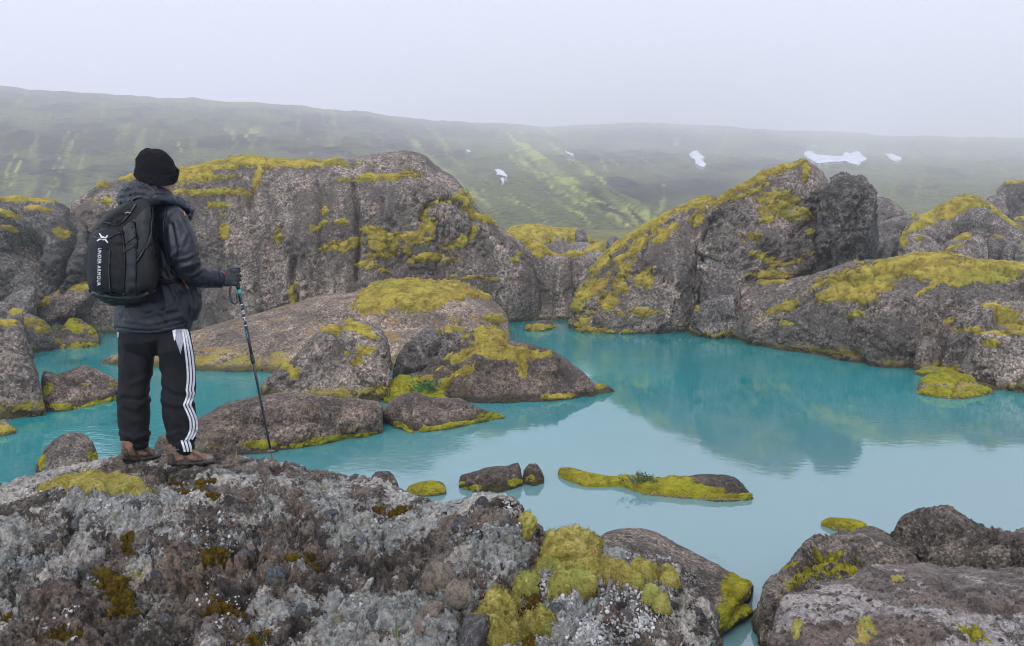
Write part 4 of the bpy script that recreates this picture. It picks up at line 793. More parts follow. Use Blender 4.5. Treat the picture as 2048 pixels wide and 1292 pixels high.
def near_mat(name, dark, mid, dirtc, pale, blue, LICHEN_LO=0.572):
    m, nt, b = new_mat(name); s = NT(nt)
    c = s.coord()
    n1 = s.noise(c, 4, 6, 0.65); n2 = s.noise(c, 38, 5, 0.75); n3 = s.noise(c, 13, 6, 0.75); n4 = s.noise(c, 105, 4, 0.75)
    col = s.mix(s.ramp(s.noise(c, 8, 8, 0.75), 0.42, 0.6), dark, mid)
    col = s.mix(s.math('MULTIPLY', s.attr('dirt'), s.ramp(n3, 0.42, 0.56)), col, dirtc)
    ru = s.math('MULTIPLY', s.ramp(s.noise(c, 2.2, 6, 0.75), 0.56, 0.66), s.ramp(n2, 0.36, 0.55))
    col = s.mix(s.math('MULTIPLY', ru, 0.7), col, (0.16, 0.075, 0.05))
    col = s.mix(s.ramp(n2, 0.52, 0.64), col, tuple(x * 0.5 for x in dark))
    cl = s.mix(s.attr('tone'), (0.13, 0.108, 0.1), (0.24, 0.21, 0.2))
    cl = s.mix(s.ramp(s.attr('tone'), 0.85, 0.9), cl, (0.26, 0.17, 0.11))
    col = s.mix(s.math('MULTIPLY', s.math('MULTIPLY', s.ramp(s.attr('clast'), 0.3, 0.7), s.ramp(n2, 0.46, 0.56)), 0.6), col, cl)
    col = s.mix(0.9, col, s.math('MULTIPLY_ADD', s.ramp(n4, 0.3, 0.7), 1.0, 0.55), 'MULTIPLY')
    # lichen: blue-grey crust in patches, crumbly at the edges, with paler crumbs in it
    zone = s.ramp(s.noise(c, 1.5, 4, 0.6), 0.38, 0.6)
    lp = s.math('MULTIPLY_ADD', zone, 0.14, s.noise(c, 6.5, 9, 0.8))
    lf = s.math('MULTIPLY', s.ramp(lp, LICHEN_LO, LICHEN_LO + 0.025), s.ramp(s.noise(c, 55, 5, 0.75), 0.33, 0.42))
    lic = s.mix(s.ramp(s.noise(c, 2.6, 5, 0.7), 0.42, 0.58), pale, blue)
    lic = s.mix(0.9, lic, s.math('MULTIPLY_ADD', s.ramp(n2, 0.3, 0.7), 1.3, 0.4), 'MULTIPLY')
    col = s.mix(s.math('MULTIPLY', lf, 0.9), col, lic)
    wf = s.math('MULTIPLY', s.ramp(s.math('MULTIPLY_ADD', zone, 0.1, s.noise(s.map(c, (1, 1, 1), (3, 8, 5)), 17, 7, 0.78)), 0.67, 0.71), s.ramp(n4, 0.35, 0.5))
    col = s.mix(s.math('MULTIPLY', wf, 0.85), col, (0.62, 0.6, 0.58))
    gr = s.math('MULTIPLY', s.ramp(s.noise(s.map(c, (1, 1, 1), (9, 1, 2)), 4.4, 8, 0.78), 0.63, 0.68), lf)
    col = s.mix(s.math('MULTIPLY', gr, 0.6), col, (0.22, 0.27, 0.2))
    ol = s.math('MULTIPLY', s.ramp(s.noise(c, 3.1, 7, 0.78), 0.6, 0.67), s.ramp(n3, 0.42, 0.55))
    col = s.mix(s.math('MULTIPLY', ol, 0.8), col, s.mix(n2, (0.12, 0.1, 0.015), (0.3, 0.25, 0.04)))
    s.put(b.inputs['Base Color'], col); s.put(b.inputs['Roughness'], s.math('MULTIPLY_ADD', n3, 0.5, 0.4)); b.inputs['Specular IOR Level'].default_value = 0.4
    hh = s.math('ADD', s.math('MULTIPLY', n2, 1.0), s.math('MULTIPLY', n3, 1.6))
    hh = s.math('ADD', s.math('MULTIPLY_ADD', lf, 0.35, hh), s.math('MULTIPLY', n4, 0.15))
    s.put(b.inputs['Normal'], s.bump(hh, 1.0, 0.02))
    return m
M['foreground'] = near_mat('lichen_crusted_rock', (0.028, 0.022, 0.017), (0.195, 0.157, 0.124), (0.18, 0.125, 0.088), (0.44, 0.4, 0.355), (0.28, 0.285, 0.265))
M['gravelly'] = near_mat('gravelly_brown_rock', (0.075, 0.06, 0.05), (0.24, 0.19, 0.162), (0.215, 0.155, 0.122), (0.44, 0.38, 0.345), (0.35, 0.315, 0.3), 0.575)

FG = rock('boulder', 'great lichen-crusted foreground boulder that the hiker stands on',
     [(-160, 1070, 3.8), (-60, 1005, 4.1), (0, 968, 4.3), (60, 950, 4.38), (110, 936, 4.42), (170, 930, 4.45), (230, 922, 4.5), (300, 914, 4.52), (380, 912, 4.5), (460, 914, 4.46), (520, 918, 4.44), (580, 926, 4.42), (640, 940, 4.38), (700, 946, 4.36), (740, 950, 4.34), (775, 958, 4.32),
      (800, 976, 4.28), (822, 992, 4.22), (850, 1001, 4.14), (895, 1004, 4.05), (930, 996, 3.98), (960, 986, 3.9), (1000, 984, 3.84), (1022, 994, 3.8), (1040, 1008, 3.76), (1054, 1030, 3.72), (1078, 1044, 3.7), (1100, 1055, 3.68), (1140, 1062, 3.65), (1200, 1084, 3.6), (1260, 1104, 3.52), (1330, 1120, 3.42),
      (1380, 1140, 3.32), (1410, 1165, 3.22), (1430, 1200, 3.1), (1438, 1250, 2.98), (1443, 1330, 2.84), (1448, 1420, 2.7)],
     [(-160, 1440), (400, 1450), (900, 1450), (1448, 1425)], dep=[2.5, 2.52, 2.5, 2.55], p=1.05, q=1.1, back=0.9, mat='foreground', amp=0.03, L=0.7, step=2.5, rows=2.4, ridge=0.7, fine=0.6, ext=2.9, facets=0.8, detail=near_detail, keep='fg', seed=77,
     bumps=[(960, 1090, 100, 60, 0.07), (880, 1170, 40, 28, 0.05), (930, 1235, 60, 40, -0.05), (1020, 1230, 70, 60, -0.09), (1240, 1190, 110, 50, 0.05), (400, 1150, 160, 50, 0.04), (200, 1010, 100, 25, 0.03), (1120, 1075, 40, 20, -0.05), (640, 1080, 120, 40, 0.04), (520, 1220, 140, 40, -0.04)],
     cracks=[([(1085, 1050), (1092, 1110), (1060, 1150), (980, 1180), (940, 1205)], 12, 0.09), ([(840, 1180), (900, 1200), (945, 1205)], 7, 0.06), ([(560, 1130), (660, 1150), (760, 1130)], 8, 0.03), ([(300, 1090), (420, 1105), (520, 1090)], 8, 0.03)])
def spot_moss(spots, mat, thick, label, seed, noisew=0.5, plump=0):
    o = add_moss(FG, spots, 0, 1, thick, 0.7, seed, mat, noisew, 3.6, plump=plump)
    if o: o['label'] = label
    return o
moss_a = spot_moss([(1110, 1122, 38, 22, 15), (1172, 1128, 36, 11, 20), (1150, 1172, 46, 26), (1212, 1158, 44, 17, 25), (1250, 1182, 34, 8, 25), (1170, 1198, 20, 9), (1110, 1095, 24, 14), (1150, 1085, 40, 10, 10), (1045, 1065, 12, 20, -15), (1290, 1165, 30, 10), (1340, 1170, 22, 12), (1300, 1225, 16, 8), (1325, 1240, 16, 8)], 'moss_near', 0.06, 'yellow moss cushions on the shoulder of the foreground boulder', 3, 0.5, 9)
moss_b = spot_moss([(1000, 1225, 44, 40, 20), (990, 1190, 34, 14), (1010, 1260, 30, 26), (1080, 1245, 26, 14), (1060, 1165, 24, 14)], 'moss_near', 0.06, 'deep green-yellow moss clump in the hollow of the foreground boulder', 13, 0.5, 9)
moss_c = spot_moss([(190, 985, 90, 13, 3), (150, 975, 60, 9), (250, 980, 40, 10), (180, 1002, 30, 8), (130, 968, 30, 5)], 'moss_near', 0.04, 'thin yellow moss mat behind the hiker on the foreground boulder', 23, 0.4, 9)
moss_d = spot_moss([(255, 1095, 12, 22), (240, 1195, 26, 40, -30), (220, 1175, 24, 14), (250, 1220, 18, 22), (130, 1290, 40, 14), (430, 1145, 26, 14), (620, 1140, 18, 10), (450, 1230, 40, 14), (15, 1245, 14, 18), (1062, 1205, 16, 26), (1050, 1275, 22, 16), (590, 1145, 14, 10), (510, 1285, 30, 10), (385, 988, 20, 6), (430, 1003, 12, 6), (355, 972, 16, 4), (412, 970, 18, 4), (760, 1012, 14, 5), (800, 1015, 16, 6)], 'moss_rust', 0.02, 'rusty brown moss tufts on the dark flank of the foreground boulder', 33, 0.9)

APRON = rock('boulder', 'wide gravelly brown boulder with cracked pale crust filling the lower right corner',
     [(1530, 1420, 3.2), (1534, 1330, 3.35), (1542, 1262, 3.5), (1560, 1222, 3.7), (1580, 1192, 3.9), (1620, 1178, 4.1), (1700, 1158, 4.35), (1740, 1138, 4.5), (1790, 1136, 4.55), (1840, 1132, 4.6), (1885, 1140, 4.6), (1930, 1136, 4.6), (1990, 1140, 4.55), (2060, 1136, 4.5), (2180, 1140, 4.4), (2300, 1160, 4.2), (2400, 1200, 4.0), (2460, 1270, 3.7), (2480, 1360, 3.4)],
     [(1530, 1430), (1900, 1440), (2480, 1430)], dep=[2.7, 2.6, 2.6], p=1.15, q=1.15, back=0.8, mat='gravelly', amp=0.025, L=0.8, step=2.6, rows=2.2, ridge=0.6, fine=0.5, ext=2.9, facets=0.4, detail=gravel_detail, keep='apron', seed=99,
     bumps=[(1750, 1150, 40, 16, 0.04), (1850, 1148, 40, 14, 0.04), (1600, 1230, 40, 30, 0.04)])
for spots, mt, th, lb in (([(1735, 1265, 16, 12), (1725, 1285, 20, 10), (1594, 1262, 8, 14), (1800, 1165, 12, 3)], 'moss_near', 0.012, 'olive moss tufts on the gravelly lower right boulder'), ([(1945, 1272, 26, 9, 20)], 'moss_green', 0.012, 'green moss patch at the lower right corner')):
    mo = add_moss(APRON, spots, 0, 1, th, 0.7, 43, mt, 0.9, 3.6)
    if mo: mo['label'] = lb

rock('boulder', 'grey rounded stone just behind the foreground boulder\'s crest, above its little moss rock', [(735, 985), (745, 950), (762, 942), (780, 944), (792, 956), (798, 975), (797, 995)], [(735, 1000), (765, 1006), (797, 1004)], dep=[4.75, 4.7, 4.75], mat='near', lean=0.15, step=2.2, amp=0.02, L=0.15, ext=0.5, chunk=0.006, cat='rock')

def hit(R, x, y):
    r = Vector(ray(x, y)); l = r.length
    loc, nrm, i, dist = R['bvh'].ray_cast(Vector(CAM), r / l)
    if loc is None: return None, None
    if nrm.dot(r) > 0: nrm = -nrm
    return np.array(loc), np.array(nrm)
def depth_of(p): return float(project(np.asarray(p)[None])[2][0])

# stones of the conglomerate that stand out of the foreground boulder: parts sharing a few meshes
def stone_mesh(seed):
    bm = bmesh.new(); bmesh.ops.create_icosphere(bm, subdivisions=3, radius=1.0)
    co = np.array([v.co for v in bm.verts]); r = random.Random(seed)
    ns = np.array([Vector((r.gauss(0, 1), r.gauss(0, 1), r.gauss(0, 1))).normalized() for _ in range(9)])
    lim = np.array([r.uniform(0.55, 0.9) for _ in range(9)])
    dots = co @ ns.T
    sc_ = np.min(np.where(dots > 0.05, lim / np.maximum(dots, 0.05), 9), axis=1)
    co = co * np.minimum(1, sc_)[:, None]
    co = co * (1 + 0.16 * fbm(co * 1.8, 5, seed, gain=0.65))[:, None]
    for v, c in zip(bm.verts, co): v.co = c
    me = bpy.data.meshes.new('stone'); bm.to_mesh(me); bm.free()
    me.polygons.foreach_set('use_smooth', np.full(len(me.polygons), True))
    return me
def stone_mat(name, a, b2, c2):
    m, nt, b = new_mat(name); s = NT(nt)
    oi = nt.nodes.new('ShaderNodeObjectInfo')
    c = nt.nodes.new('ShaderNodeVectorMath'); c.operation = 'ADD'; s.put(c.inputs[0], s.coord()); s.put(c.inputs[1], oi.outputs['Location']); c = c.outputs[0]
    n = s.noise(c, 2.2, 6, 0.7)
    col = s.mix(s.ramp(n, 0.38, 0.6), a, b2)
    col = s.mix(s.math('MULTIPLY', s.ramp(s.noise(c, 3.5, 5, 0.7), 0.5, 0.62), 0.8), col, c2)
    col = s.mix(s.ramp(s.noise(c, 9, 4, 0.7), 0.58, 0.7), col, (0.05, 0.04, 0.036))
    s.put(b.inputs['Base Color'], col); b.inputs['Roughness'].default_value = 0.7
    s.put(b.inputs['Normal'], s.bump(s.noise(c, 9, 6, 0.75), 0.9, 0.2))
    return m
SM = [stone_mat('tan_stone', (0.2, 0.15, 0.11), (0.58, 0.45, 0.33), (0.42, 0.39, 0.36)), stone_mat('grey_stone', (0.09, 0.08, 0.08), (0.2, 0.185, 0.185), (0.36, 0.35, 0.34)), stone_mat('dark_stone', (0.05, 0.045, 0.045), (0.12, 0.105, 0.1), (0.25, 0.25, 0.25)), stone_mat('blue_stone', (0.08, 0.09, 0.1), (0.16, 0.185, 0.2), (0.34, 0.35, 0.35))]
stone_me = {}
for mi in range(4):
    for sd in range(5):
        me = stone_mesh(10 + sd + 7 * mi); me.materials.append(SM[mi]); stone_me[mi, sd] = me
rs = random.Random(5)
def put_stone(R, x, y, rpx, mi, sink=0.35, flat=0.7):
    p, n = hit(R, x, y)
    if p is None: return
    d = depth_of(p); rad = rpx * d / FPX
    o = bpy.data.objects.new('stone', stone_me[mi, rs.randrange(5)]); COL.objects.link(o); o.parent = R['o']
    o.location = Vector(p - n * rad * sink) - Vector(parent_loc(R['o']))
    q = Vector(n).to_track_quat('Z', 'Y') @ Matrix.Rotation(rs.uniform(0, 6.28), 4, 'Z').to_quaternion()
    o.rotation_mode = 'QUATERNION'; o.rotation_quaternion = q
    o.scale = (rad * rs.uniform(0.8, 1.25), rad * rs.uniform(0.7, 1.0), rad * flat * rs.uniform(0.8, 1.2))
for x, y, r_, mi in [(878, 1163, 42, 0), (925, 1185, 36, 0), (862, 1222, 34, 0), (935, 1275, 62, 1), (840, 1250, 24, 0), (905, 1225, 26, 2), (985, 1130, 30, 2), (1010, 1065, 34, 1), (960, 1010, 30, 2), (1040, 1100, 26, 1), (920, 1050, 30, 1), (660, 1030, 26, 3), (430, 1045, 34, 3), (640, 1000, 30, 1), (700, 965, 26, 3), (500, 1120, 34, 3), (260, 1020, 24, 1), (165, 1045, 24, 1),
                     (320, 1160, 30, 3), (560, 1155, 34, 3), (700, 1110, 28, 1), (1120, 1230, 34, 3), (1180, 1245, 30, 2), (1250, 1240, 26, 1), (1340, 1210, 24, 2), (770, 1080, 26, 2), (610, 1230, 30, 3), (760, 1230, 34, 1), (330, 1250, 26, 1), (90, 1085, 26, 2)]:
    put_stone(FG, x, y, r_ * (0.9 if mi == 0 or r_ > 50 else 0.75), mi, 0.25 if mi == 0 or r_ > 50 else 0.55, 0.7 if mi == 0 or r_ > 50 else 0.45)
for k in range(70):
    x, y = rs.uniform(10, 1425), rs.uniform(945, 1285)
    put_stone(FG, x, y, rs.uniform(6, 13) * (0.6 if y < 1000 else 1), rs.choice([1, 2, 2, 2, 3, 2, 0]), 0.55, 0.5)
for k in range(120):
    x, y = rs.uniform(1545, 2045), rs.uniform(1150, 1288)
    put_stone(APRON, x, y, rs.uniform(3, 8), rs.choice([1, 1, 2, 0]), 0.3, 0.55)

# crusty white and blue-grey lichen rosettes: uncountable, one part
def lichen_flakes(R, n, x0, x1, y0, y1, seed, dens, mat, name='lichen', rmin=1.2, rmax=4.5):
    rr = np.random.default_rng(seed); vs, fs = [], []
    k = 0
    while k < n:
        cx_, cy_ = rr.uniform(x0, x1), rr.uniform(y0, y1)
        if perlin(np.array([[cx_ / dens, cy_ / dens * 1.4, seed]]), 3)[0] < 0.16: k += 0.25; continue
        for _ in range(int(rr.integers(5, 26))):
            x, y = cx_ + rr.normal() * 14, cy_ + rr.normal() * 9
            p, nn = hit(R, x, y)
            k += 1
            if p is None: continue
            d = depth_of(p); rad = rr.uniform(rmin, rmax) * d / FPX
            nn = nn + rr.normal(size=3) * 0.35; nn /= np.linalg.norm(nn)
            a = np.cross(nn, [0.3, 0.8, 0.5]); a /= np.linalg.norm(a); b = np.cross(nn, a)
            m = 7; o = len(vs)
            vs.append(p + nn * rad * 0.12)
            ph = rr.uniform(0, 6.28)
            for j in range(m):
                t = ph + 2 * math.pi * j / m; r2 = rad * rr.uniform(0.55, 1.15)
                vs.append(p + (a * math.cos(t) + b * math.sin(t)) * r2 + nn * rad * rr.uniform(0.1, 0.5))
            for j in range(m):
                t = ph + 2 * math.pi * (j + .5) / m
                vs.append(p + (a * math.cos(t) + b * math.sin(t)) * rad * 0.5 - nn * rad * 0.25)
            for j in range(m):
                fs.append((o, o + 1 + j, o + 1 + (j + 1) % m)); fs.append((o + 1 + j, o + 1 + m + j, o + 1 + (j + 1) % m))
    o = obj(name, np.array(vs), np.array(fs), mat, parent=R['o'])
    o['kind'] = 'stuff'
    return o
M['lichen_white'] = plain('white_lichen', (0.42, 0.41, 0.4), 0.9, 0.35, 12)
M['lichen_blue'] = plain('blue_grey_lichen', (0.24, 0.265, 0.275), 0.9, 0.35, 12)
lichen_flakes(FG, 600, 20, 1420, 940, 1290, 1, 160, M['lichen_white'])
lichen_flakes(FG, 500, 20, 1420, 940, 1290, 2, 130, M['lichen_blue'], rmax=5)
lichen_flakes(FG, 1100, 1050, 1300, 1150, 1280, 3, 60, M['lichen_white'], rmax=5)

# fine tips on the near moss cushions
def moss_tips(o, n, ln, seed, mat):
    me = o.data; nf = len(me.polygons); rr = np.random.default_rng(seed)
    c = np.zeros(nf * 3, np.float32); me.polygons.foreach_get('center', c); c = c.reshape(-1, 3)
    nn = np.zeros(nf * 3, np.float32); me.polygons.foreach_get('normal', nn); nn = nn.reshape(-1, 3)
    nn = np.where((nn @ np.array([0, -0.6, 0.8]))[:, None] < 0, -nn, nn)
    i = rr.integers(0, nf, n)
    sz = math.sqrt(me.polygons[0].area) if nf else 0.005
    p = c[i] + rr.normal(size=(n, 3)) * sz * 0.6 - nn[i] * ln * 0.3
    dirv = nn[i] + rr.normal(size=(n, 3)) * 0.45 + np.array([0, 0, 0.3]); dirv /= np.linalg.norm(dirv, axis=1)[:, None]
    s = np.cross(dirv, rr.normal(size=(n, 3))); s /= np.linalg.norm(s, axis=1)[:, None] + 1e-9
    t = np.cross(dirv, s)
    L = ln * rr.uniform(0.6, 1.5, n)[:, None]; w = L * 0.28
    v = np.stack([p - s * w, p + s * w * 0.5 + t * w, p + s * w * 0.5 - t * w, p + dirv * L], 1).reshape(-1, 3)
    b = (np.arange(n) * 4)[:, None]
    f = np.vstack([b + np.array([0, 1, 3]), b + np.array([1, 2, 3]), b + np.array([2, 0, 3])])
    q = obj('moss_tips', v + parent_loc(o), f, mat, parent=o)
    q['kind'] = 'stuff'
for o_, n_, l_ in ((moss_a, 6000, 0.006), (moss_b, 4500, 0.008), (moss_c, 3500, 0.005)):
    if o_: moss_tips(o_, n_, l_, 4, M['moss_near'])
if moss_d: moss_tips(moss_d, 7000, 0.008, 5, M['moss_rust'])
# ------------------------------------------------------------------ the hiker
pL, _ = hit(FG, 283, 917); pR, _ = hit(FG, 383, 925)
DL, DR = depth_of(pL), depth_of(pR)
DP = 0.5 * (DL + DR)
SCL = DP / FPX                                   # metres per photo pixel at the hiker
def W(x, y, off=0.0): return P(x, y, DP + np.asarray(off, float))
FWD = np.array([0, CT, -ST])
def tube(pts, n=26, m=22, cap=True):
    """a limb: rows of (x, y, off, half width in pixels, half depth in metres) joined by elliptical rings, rounded ends"""
    p = np.asarray(pts, float)
    s = np.concatenate([[0], np.cumsum(np.linalg.norm(np.diff(p[:, :2], axis=0), axis=1))]); s /= s[-1]
    u = np.linspace(0, 1, n)
    q = resample(p, n)
    q[:, 2:] = np.stack([np.interp(u, s, p[:, k]) for k in range(2, 5)], -1)
    tan = np.gradient(q[:, :2], axis=0); tan /= np.linalg.norm(tan, axis=1)[:, None] + 1e-9
    if cap:
        ks = [0.45, 0.8, 0.96]
        a = [np.concatenate([q[0, :2] - tan[0] * q[0, 3] * 0.55 * (1 - (kk)), [q[0, 2]], q[0, 3:] * kk]) for kk in ks]
        b = [np.concatenate([q[-1, :2] + tan[-1] * q[-1, 3] * 0.55 * (1 - (kk)), [q[-1, 2]], q[-1, 3:] * kk]) for kk in ks[::-1]]
        tan = np.vstack([tan[:1]] * 3 + [tan] + [tan[-1:]] * 3); q = np.vstack(a + [q] + b)
    th = np.linspace(0, 2 * math.pi, m, endpoint=False)
    nx_, ny_ = -tan[:, 1], tan[:, 0]
    X = q[:, 0:1] + nx_[:, None] * q[:, 3:4] * np.cos(th); Y = q[:, 1:2] + ny_[:, None] * q[:, 3:4] * np.cos(th)
    O = q[:, 2:3] + q[:, 4:5] * np.sin(th)
    v = W(X, Y, O).reshape(-1, 3)
    f = grid_faces(len(q), m, wrap=True).tolist()
    f.append(list(range(m))[::-1]); f.append([(len(q) - 1) * m + j for j in range(m)])
    return v, f
def pillow(out, off, tf, tb, power=2.0, rings=9, tilt=(0, 0), n=56, center=None):
    """a padded closed shape from its outline: front and back swell by tf and tb metres"""
    o = resample(np.vstack([out, out[:1]]), n + 1)[:-1]
    c = o.mean(0) if center is None else np.array(center, float)
    rows = []
    for k, ang in enumerate(np.linspace(-math.pi / 2, math.pi / 2, 2 * rings + 1)):
        rho = max(0.02, abs(math.cos(ang))) ** (2 / power); h = math.sin(ang); h = math.copysign(abs(h) ** (2 / power), h)
        xy = c + (o - c) * rho
        dd = off + (tb if h > 0 else tf) * h + tilt[0] * (xy[:, 0] - c[0]) * SCL + tilt[1] * (xy[:, 1] - c[1]) * SCL
        rows.append(W(xy[:, 0], xy[:, 1], dd))
    v = np.vstack(rows); nr = len(rows)
    f = grid_faces(nr, n, wrap=True).tolist(); f.append(list(range(n))[::-1]); f.append([(nr - 1) * n + j for j in range(n)])
    return v, f
def join(*ms):
    v, f, o = [], [], 0
    for a, b in ms:
        v.append(a); f += [[i + o for i in q] for q in b]; o += len(a)
    return np.vstack(v), f
def fuse(mesh, voxel=0.008, smooth=6):
    """one continuous skin over overlapping shapes"""
    me = mesh_from('tmp', *mesh); ob = bpy.data.objects.new('tmp', me); COL.objects.link(ob)
    r = ob.modifiers.new('r', 'REMESH'); r.mode = 'VOXEL'; r.voxel_size = voxel
    if smooth:
        s_ = ob.modifiers.new('s', 'SMOOTH'); s_.factor = 0.5; s_.iterations = smooth
    dg = bpy.context.evaluated_depsgraph_get(); ev = ob.evaluated_get(dg); m2 = ev.to_mesh()
    v = np.zeros(len(m2.vertices) * 3, np.float64); m2.vertices.foreach_get('co', v); v = v.reshape(-1, 3)
    nn = np.zeros(len(m2.vertices) * 3, np.float32); m2.vertex_normals.foreach_get('vector', nn); nn = nn.reshape(-1, 3)
    f = np.zeros(len(m2.loops), np.int32); m2.loops.foreach_get('vertex_index', f); f = f.reshape(-1, 4)
    ev.to_mesh_clear(); bpy.data.objects.remove(ob); bpy.data.meshes.remove(me)
    return v, f, nn
def drape(v, nn, folds, seed, amp=0.006, sc_=(0.16, 0.16, 0.07)):
    """cloth: fine crumple plus placed folds (polyline, width px, height m)"""
    x, y, _ = project(v)
    q = v / np.array(sc_)
    d = amp * fbm(q + 0.5 * perlin(v / 0.1, seed)[:, None], 3, seed, ridge=True) * 0.6 + amp * 0.5 * fbm(v / 0.035, 2, seed + 7)
    for pl, w, a in folds:
        e = seg_dist(x, y, pl)
        d = d + a * (np.exp(-(e / w) ** 2) - 0.55 * np.exp(-(e / (2.4 * w)) ** 2))
    return v + nn * d[:, None]

M['jacket'] = plain('black_rain_shell', (0.005, 0.007, 0.014), 0.45, 0.2, 8, spec=0.4, bumpd=0.002)
M['trousers'] = plain('black_track_cloth', (0.007, 0.007, 0.009), 0.75, 0.25, 20, spec=0.2, bumpd=0.002)
M['knit'] = plain('black_knit', (0.006, 0.006, 0.008), 0.95, 0.3, 60, spec=0.15, bumpd=0.004)
M['skin'] = plain('skin', (0.42, 0.24, 0.17), 0.5, 0.1, 20)
M['white'] = plain('white_tape', (0.72, 0.72, 0.76), 0.6, 0.06, 40)
M['greycloth'] = plain('grey_panel_cloth', (0.3, 0.3, 0.34), 0.7, 0.1, 40)
M['boot'] = plain('brown_boot_leather', (0.15, 0.085, 0.055), 0.75, 0.45, 28, bumpd=0.004)
M['bootgrey'] = plain('scuffed_toe_rubber', (0.16, 0.145, 0.14), 0.7, 0.4, 40)
M['sole'] = plain('muddy_sole_rubber', (0.055, 0.043, 0.035), 0.85, 0.5, 30, bumpd=0.004)
M['glove'] = plain('dark_grey_glove', (0.024, 0.028, 0.031), 0.8, 0.25, 50, bumpd=0.002)
M['pack'] = plain('black_pack_cloth', (0.0035, 0.004, 0.005), 0.6, 0.25, 40, spec=0.22, bumpd=0.002)
M['packgrey'] = plain('charcoal_pack_cloth', (0.008, 0.010, 0.013), 0.55, 0.25, 40, spec=0.35, bumpd=0.002)
M['piping'] = plain('black_piping', (0.006, 0.006, 0.007), 0.35, 0.1, 40, spec=0.6)
M['red'] = plain('red_tab', (0.42, 0.035, 0.05), 0.6, 0.1, 40)
M['orange'] = plain('orange_zip_pull', (0.5, 0.12, 0.04), 0.6, 0.1, 40)
M['teal'] = plain('teal_plastic', (0.03, 0.42, 0.40), 0.4, 0.1, 40)
M['metal'] = plain('dull_metal', (0.4, 0.4, 0.42), 0.35, 0.1, 40, metal=0.9)
M['pole'] = plain('black_pole', (0.012, 0.014, 0.02), 0.3, 0.1, 40, spec=0.7)
M['rubber'] = plain('grey_rubber', (0.12, 0.12, 0.125), 0.6, 0.2, 40)
M['hair'] = plain('dark_hair', (0.02, 0.013, 0.01), 0.6, 0.3, 60)
M['eye'] = plain('eye', (0.6, 0.6, 0.58), 0.15, 0.02, 10)

oL, oR = DL - DP, DR - DP
person = empty('person', W(330, 905, 0), 'person in black rain jacket and beanie standing on the foreground boulder, looking across the lake', 'person')

# -- the body: one continuous figure inside the clothes
head_v, head_f = pillow([(281, 336), (286, 318), (298, 309), (316, 307), (330, 314), (340, 326), (346, 340), (349, 352), (349, 362), (350, 370), (347, 378), (345, 388), (334, 394), (320, 390), (308, 382), (296, 374), (286, 360)], 0.03, 0.078, 0.08, 2.2, n=60)
body_parts = [(head_v, head_f), tube([(312, 372, 0.03, 17, 0.055), (312, 415, 0.02, 19, 0.06)], 8),
              tube([(312, 412, 0, 40, 0.08), (314, 450, 0, 50, 0.1), (312, 530, 0, 46, 0.1), (310, 600, 0, 46, 0.1), (306, 660, 0, 50, 0.1), (306, 690, 0, 46, 0.1)], 20),
              tube([(344, 430, -0.12, 22, 0.06), (362, 490, -0.17, 19, 0.05), (380, 544, -0.16, 15, 0.042), (420, 557, -0.08, 12, 0.035), (452, 558, -0.03, 9, 0.026)], 22),
              tube([(296, 430, 0.15, 20, 0.055), (288, 490, 0.2, 17, 0.045), (296, 540, 0.2, 14, 0.04), (330, 580, 0.2, 11, 0.032), (352, 598, 0.19, 9, 0.026)], 22),
              tube([(276, 680, oL, 28, 0.08), (272, 780, oL, 21, 0.06), (268, 840, oL, 18, 0.055), (268, 896, oL, 9, 0.03), (290, 909, oL, 6, 0.025)], 24),
              tube([(344, 680, oR, 28, 0.08), (354, 780, oR, 21, 0.06), (360, 850, oR, 18, 0.055), (360, 903, oR, 9, 0.03), (392, 917, oR, 6, 0.025)], 24)]
# nose, lips, ear, left hand with five fingers
body_parts += [pillow([(344, 352), (349, 358), (354, 366), (350, 369), (343, 368)], 0.08, 0.012, 0.012, 2, 4, n=20), pillow([(341, 374), (350, 375), (350, 380), (341, 381)], 0.07, 0.018, 0.018, 2, 4, n=16),
               pillow([(318, 338), (326, 334), (330, 342), (328, 356), (321, 360), (318, 350)], -0.040, 0.011, 0.02, 2.4, 4, n=20)]
def hand_parts(wx, wy, off, ang, curl, s=1.0):
    """palm and five unequal curled fingers from the wrist along ang (radians, picture plane)"""
    c, sn = math.cos(ang), math.sin(ang)
    def at(a, b, o=0.0): return (wx + (a * c - b * sn) * s, wy + (a * sn + b * c) * s, off + o)
    ps = [tube([(*at(0, 0), 8.5 * s, 0.02), (*at(10, 0), 10 * s, 0.018), (*at(21, 0), 10.5 * s, 0.016)], 8, 14)]
    for i, (b, ln) in enumerate([(-7.5, 24), (-2.6, 27), (2.4, 25), (7, 19)]):
        ps.append(tube([(*at(17, b), 3.0 * s, 0.0085), (*at(17 + ln * 0.4, b * 1.05, curl * 0.010), 2.8 * s, 0.0080), (*at(17 + ln * 0.66, b * 1.05, curl * 0.03), 2.6 * s, 0.0075), (*at(17 + ln * 0.72, b * 1.02, curl * 0.052), 2.2 * s, 0.0065)], 9, 10))
    ps.append(tube([(*at(5, -8), 3.6 * s, 0.010), (*at(13, -14, 0.006), 3.3 * s, 0.0095), (*at(22, -15, curl * 0.02), 2.7 * s, 0.0075)], 8, 10))
    return ps
body_parts += hand_parts(352, 598, 0.19, 0.5, 0.6)
v, f, nn = fuse(join(*body_parts), 0.007, 5)
body = obj('body', v, f, M['skin'], parent=person)
for dz in (-0.018, 0.030):
    obj('eye', *pillow([(344, 356), (348, 355), (350, 358), (348, 361), (344, 360)], 0.075 + dz * 1.6, 0.008, 0.008, 2, 4, n=16), M['eye'], parent=person)
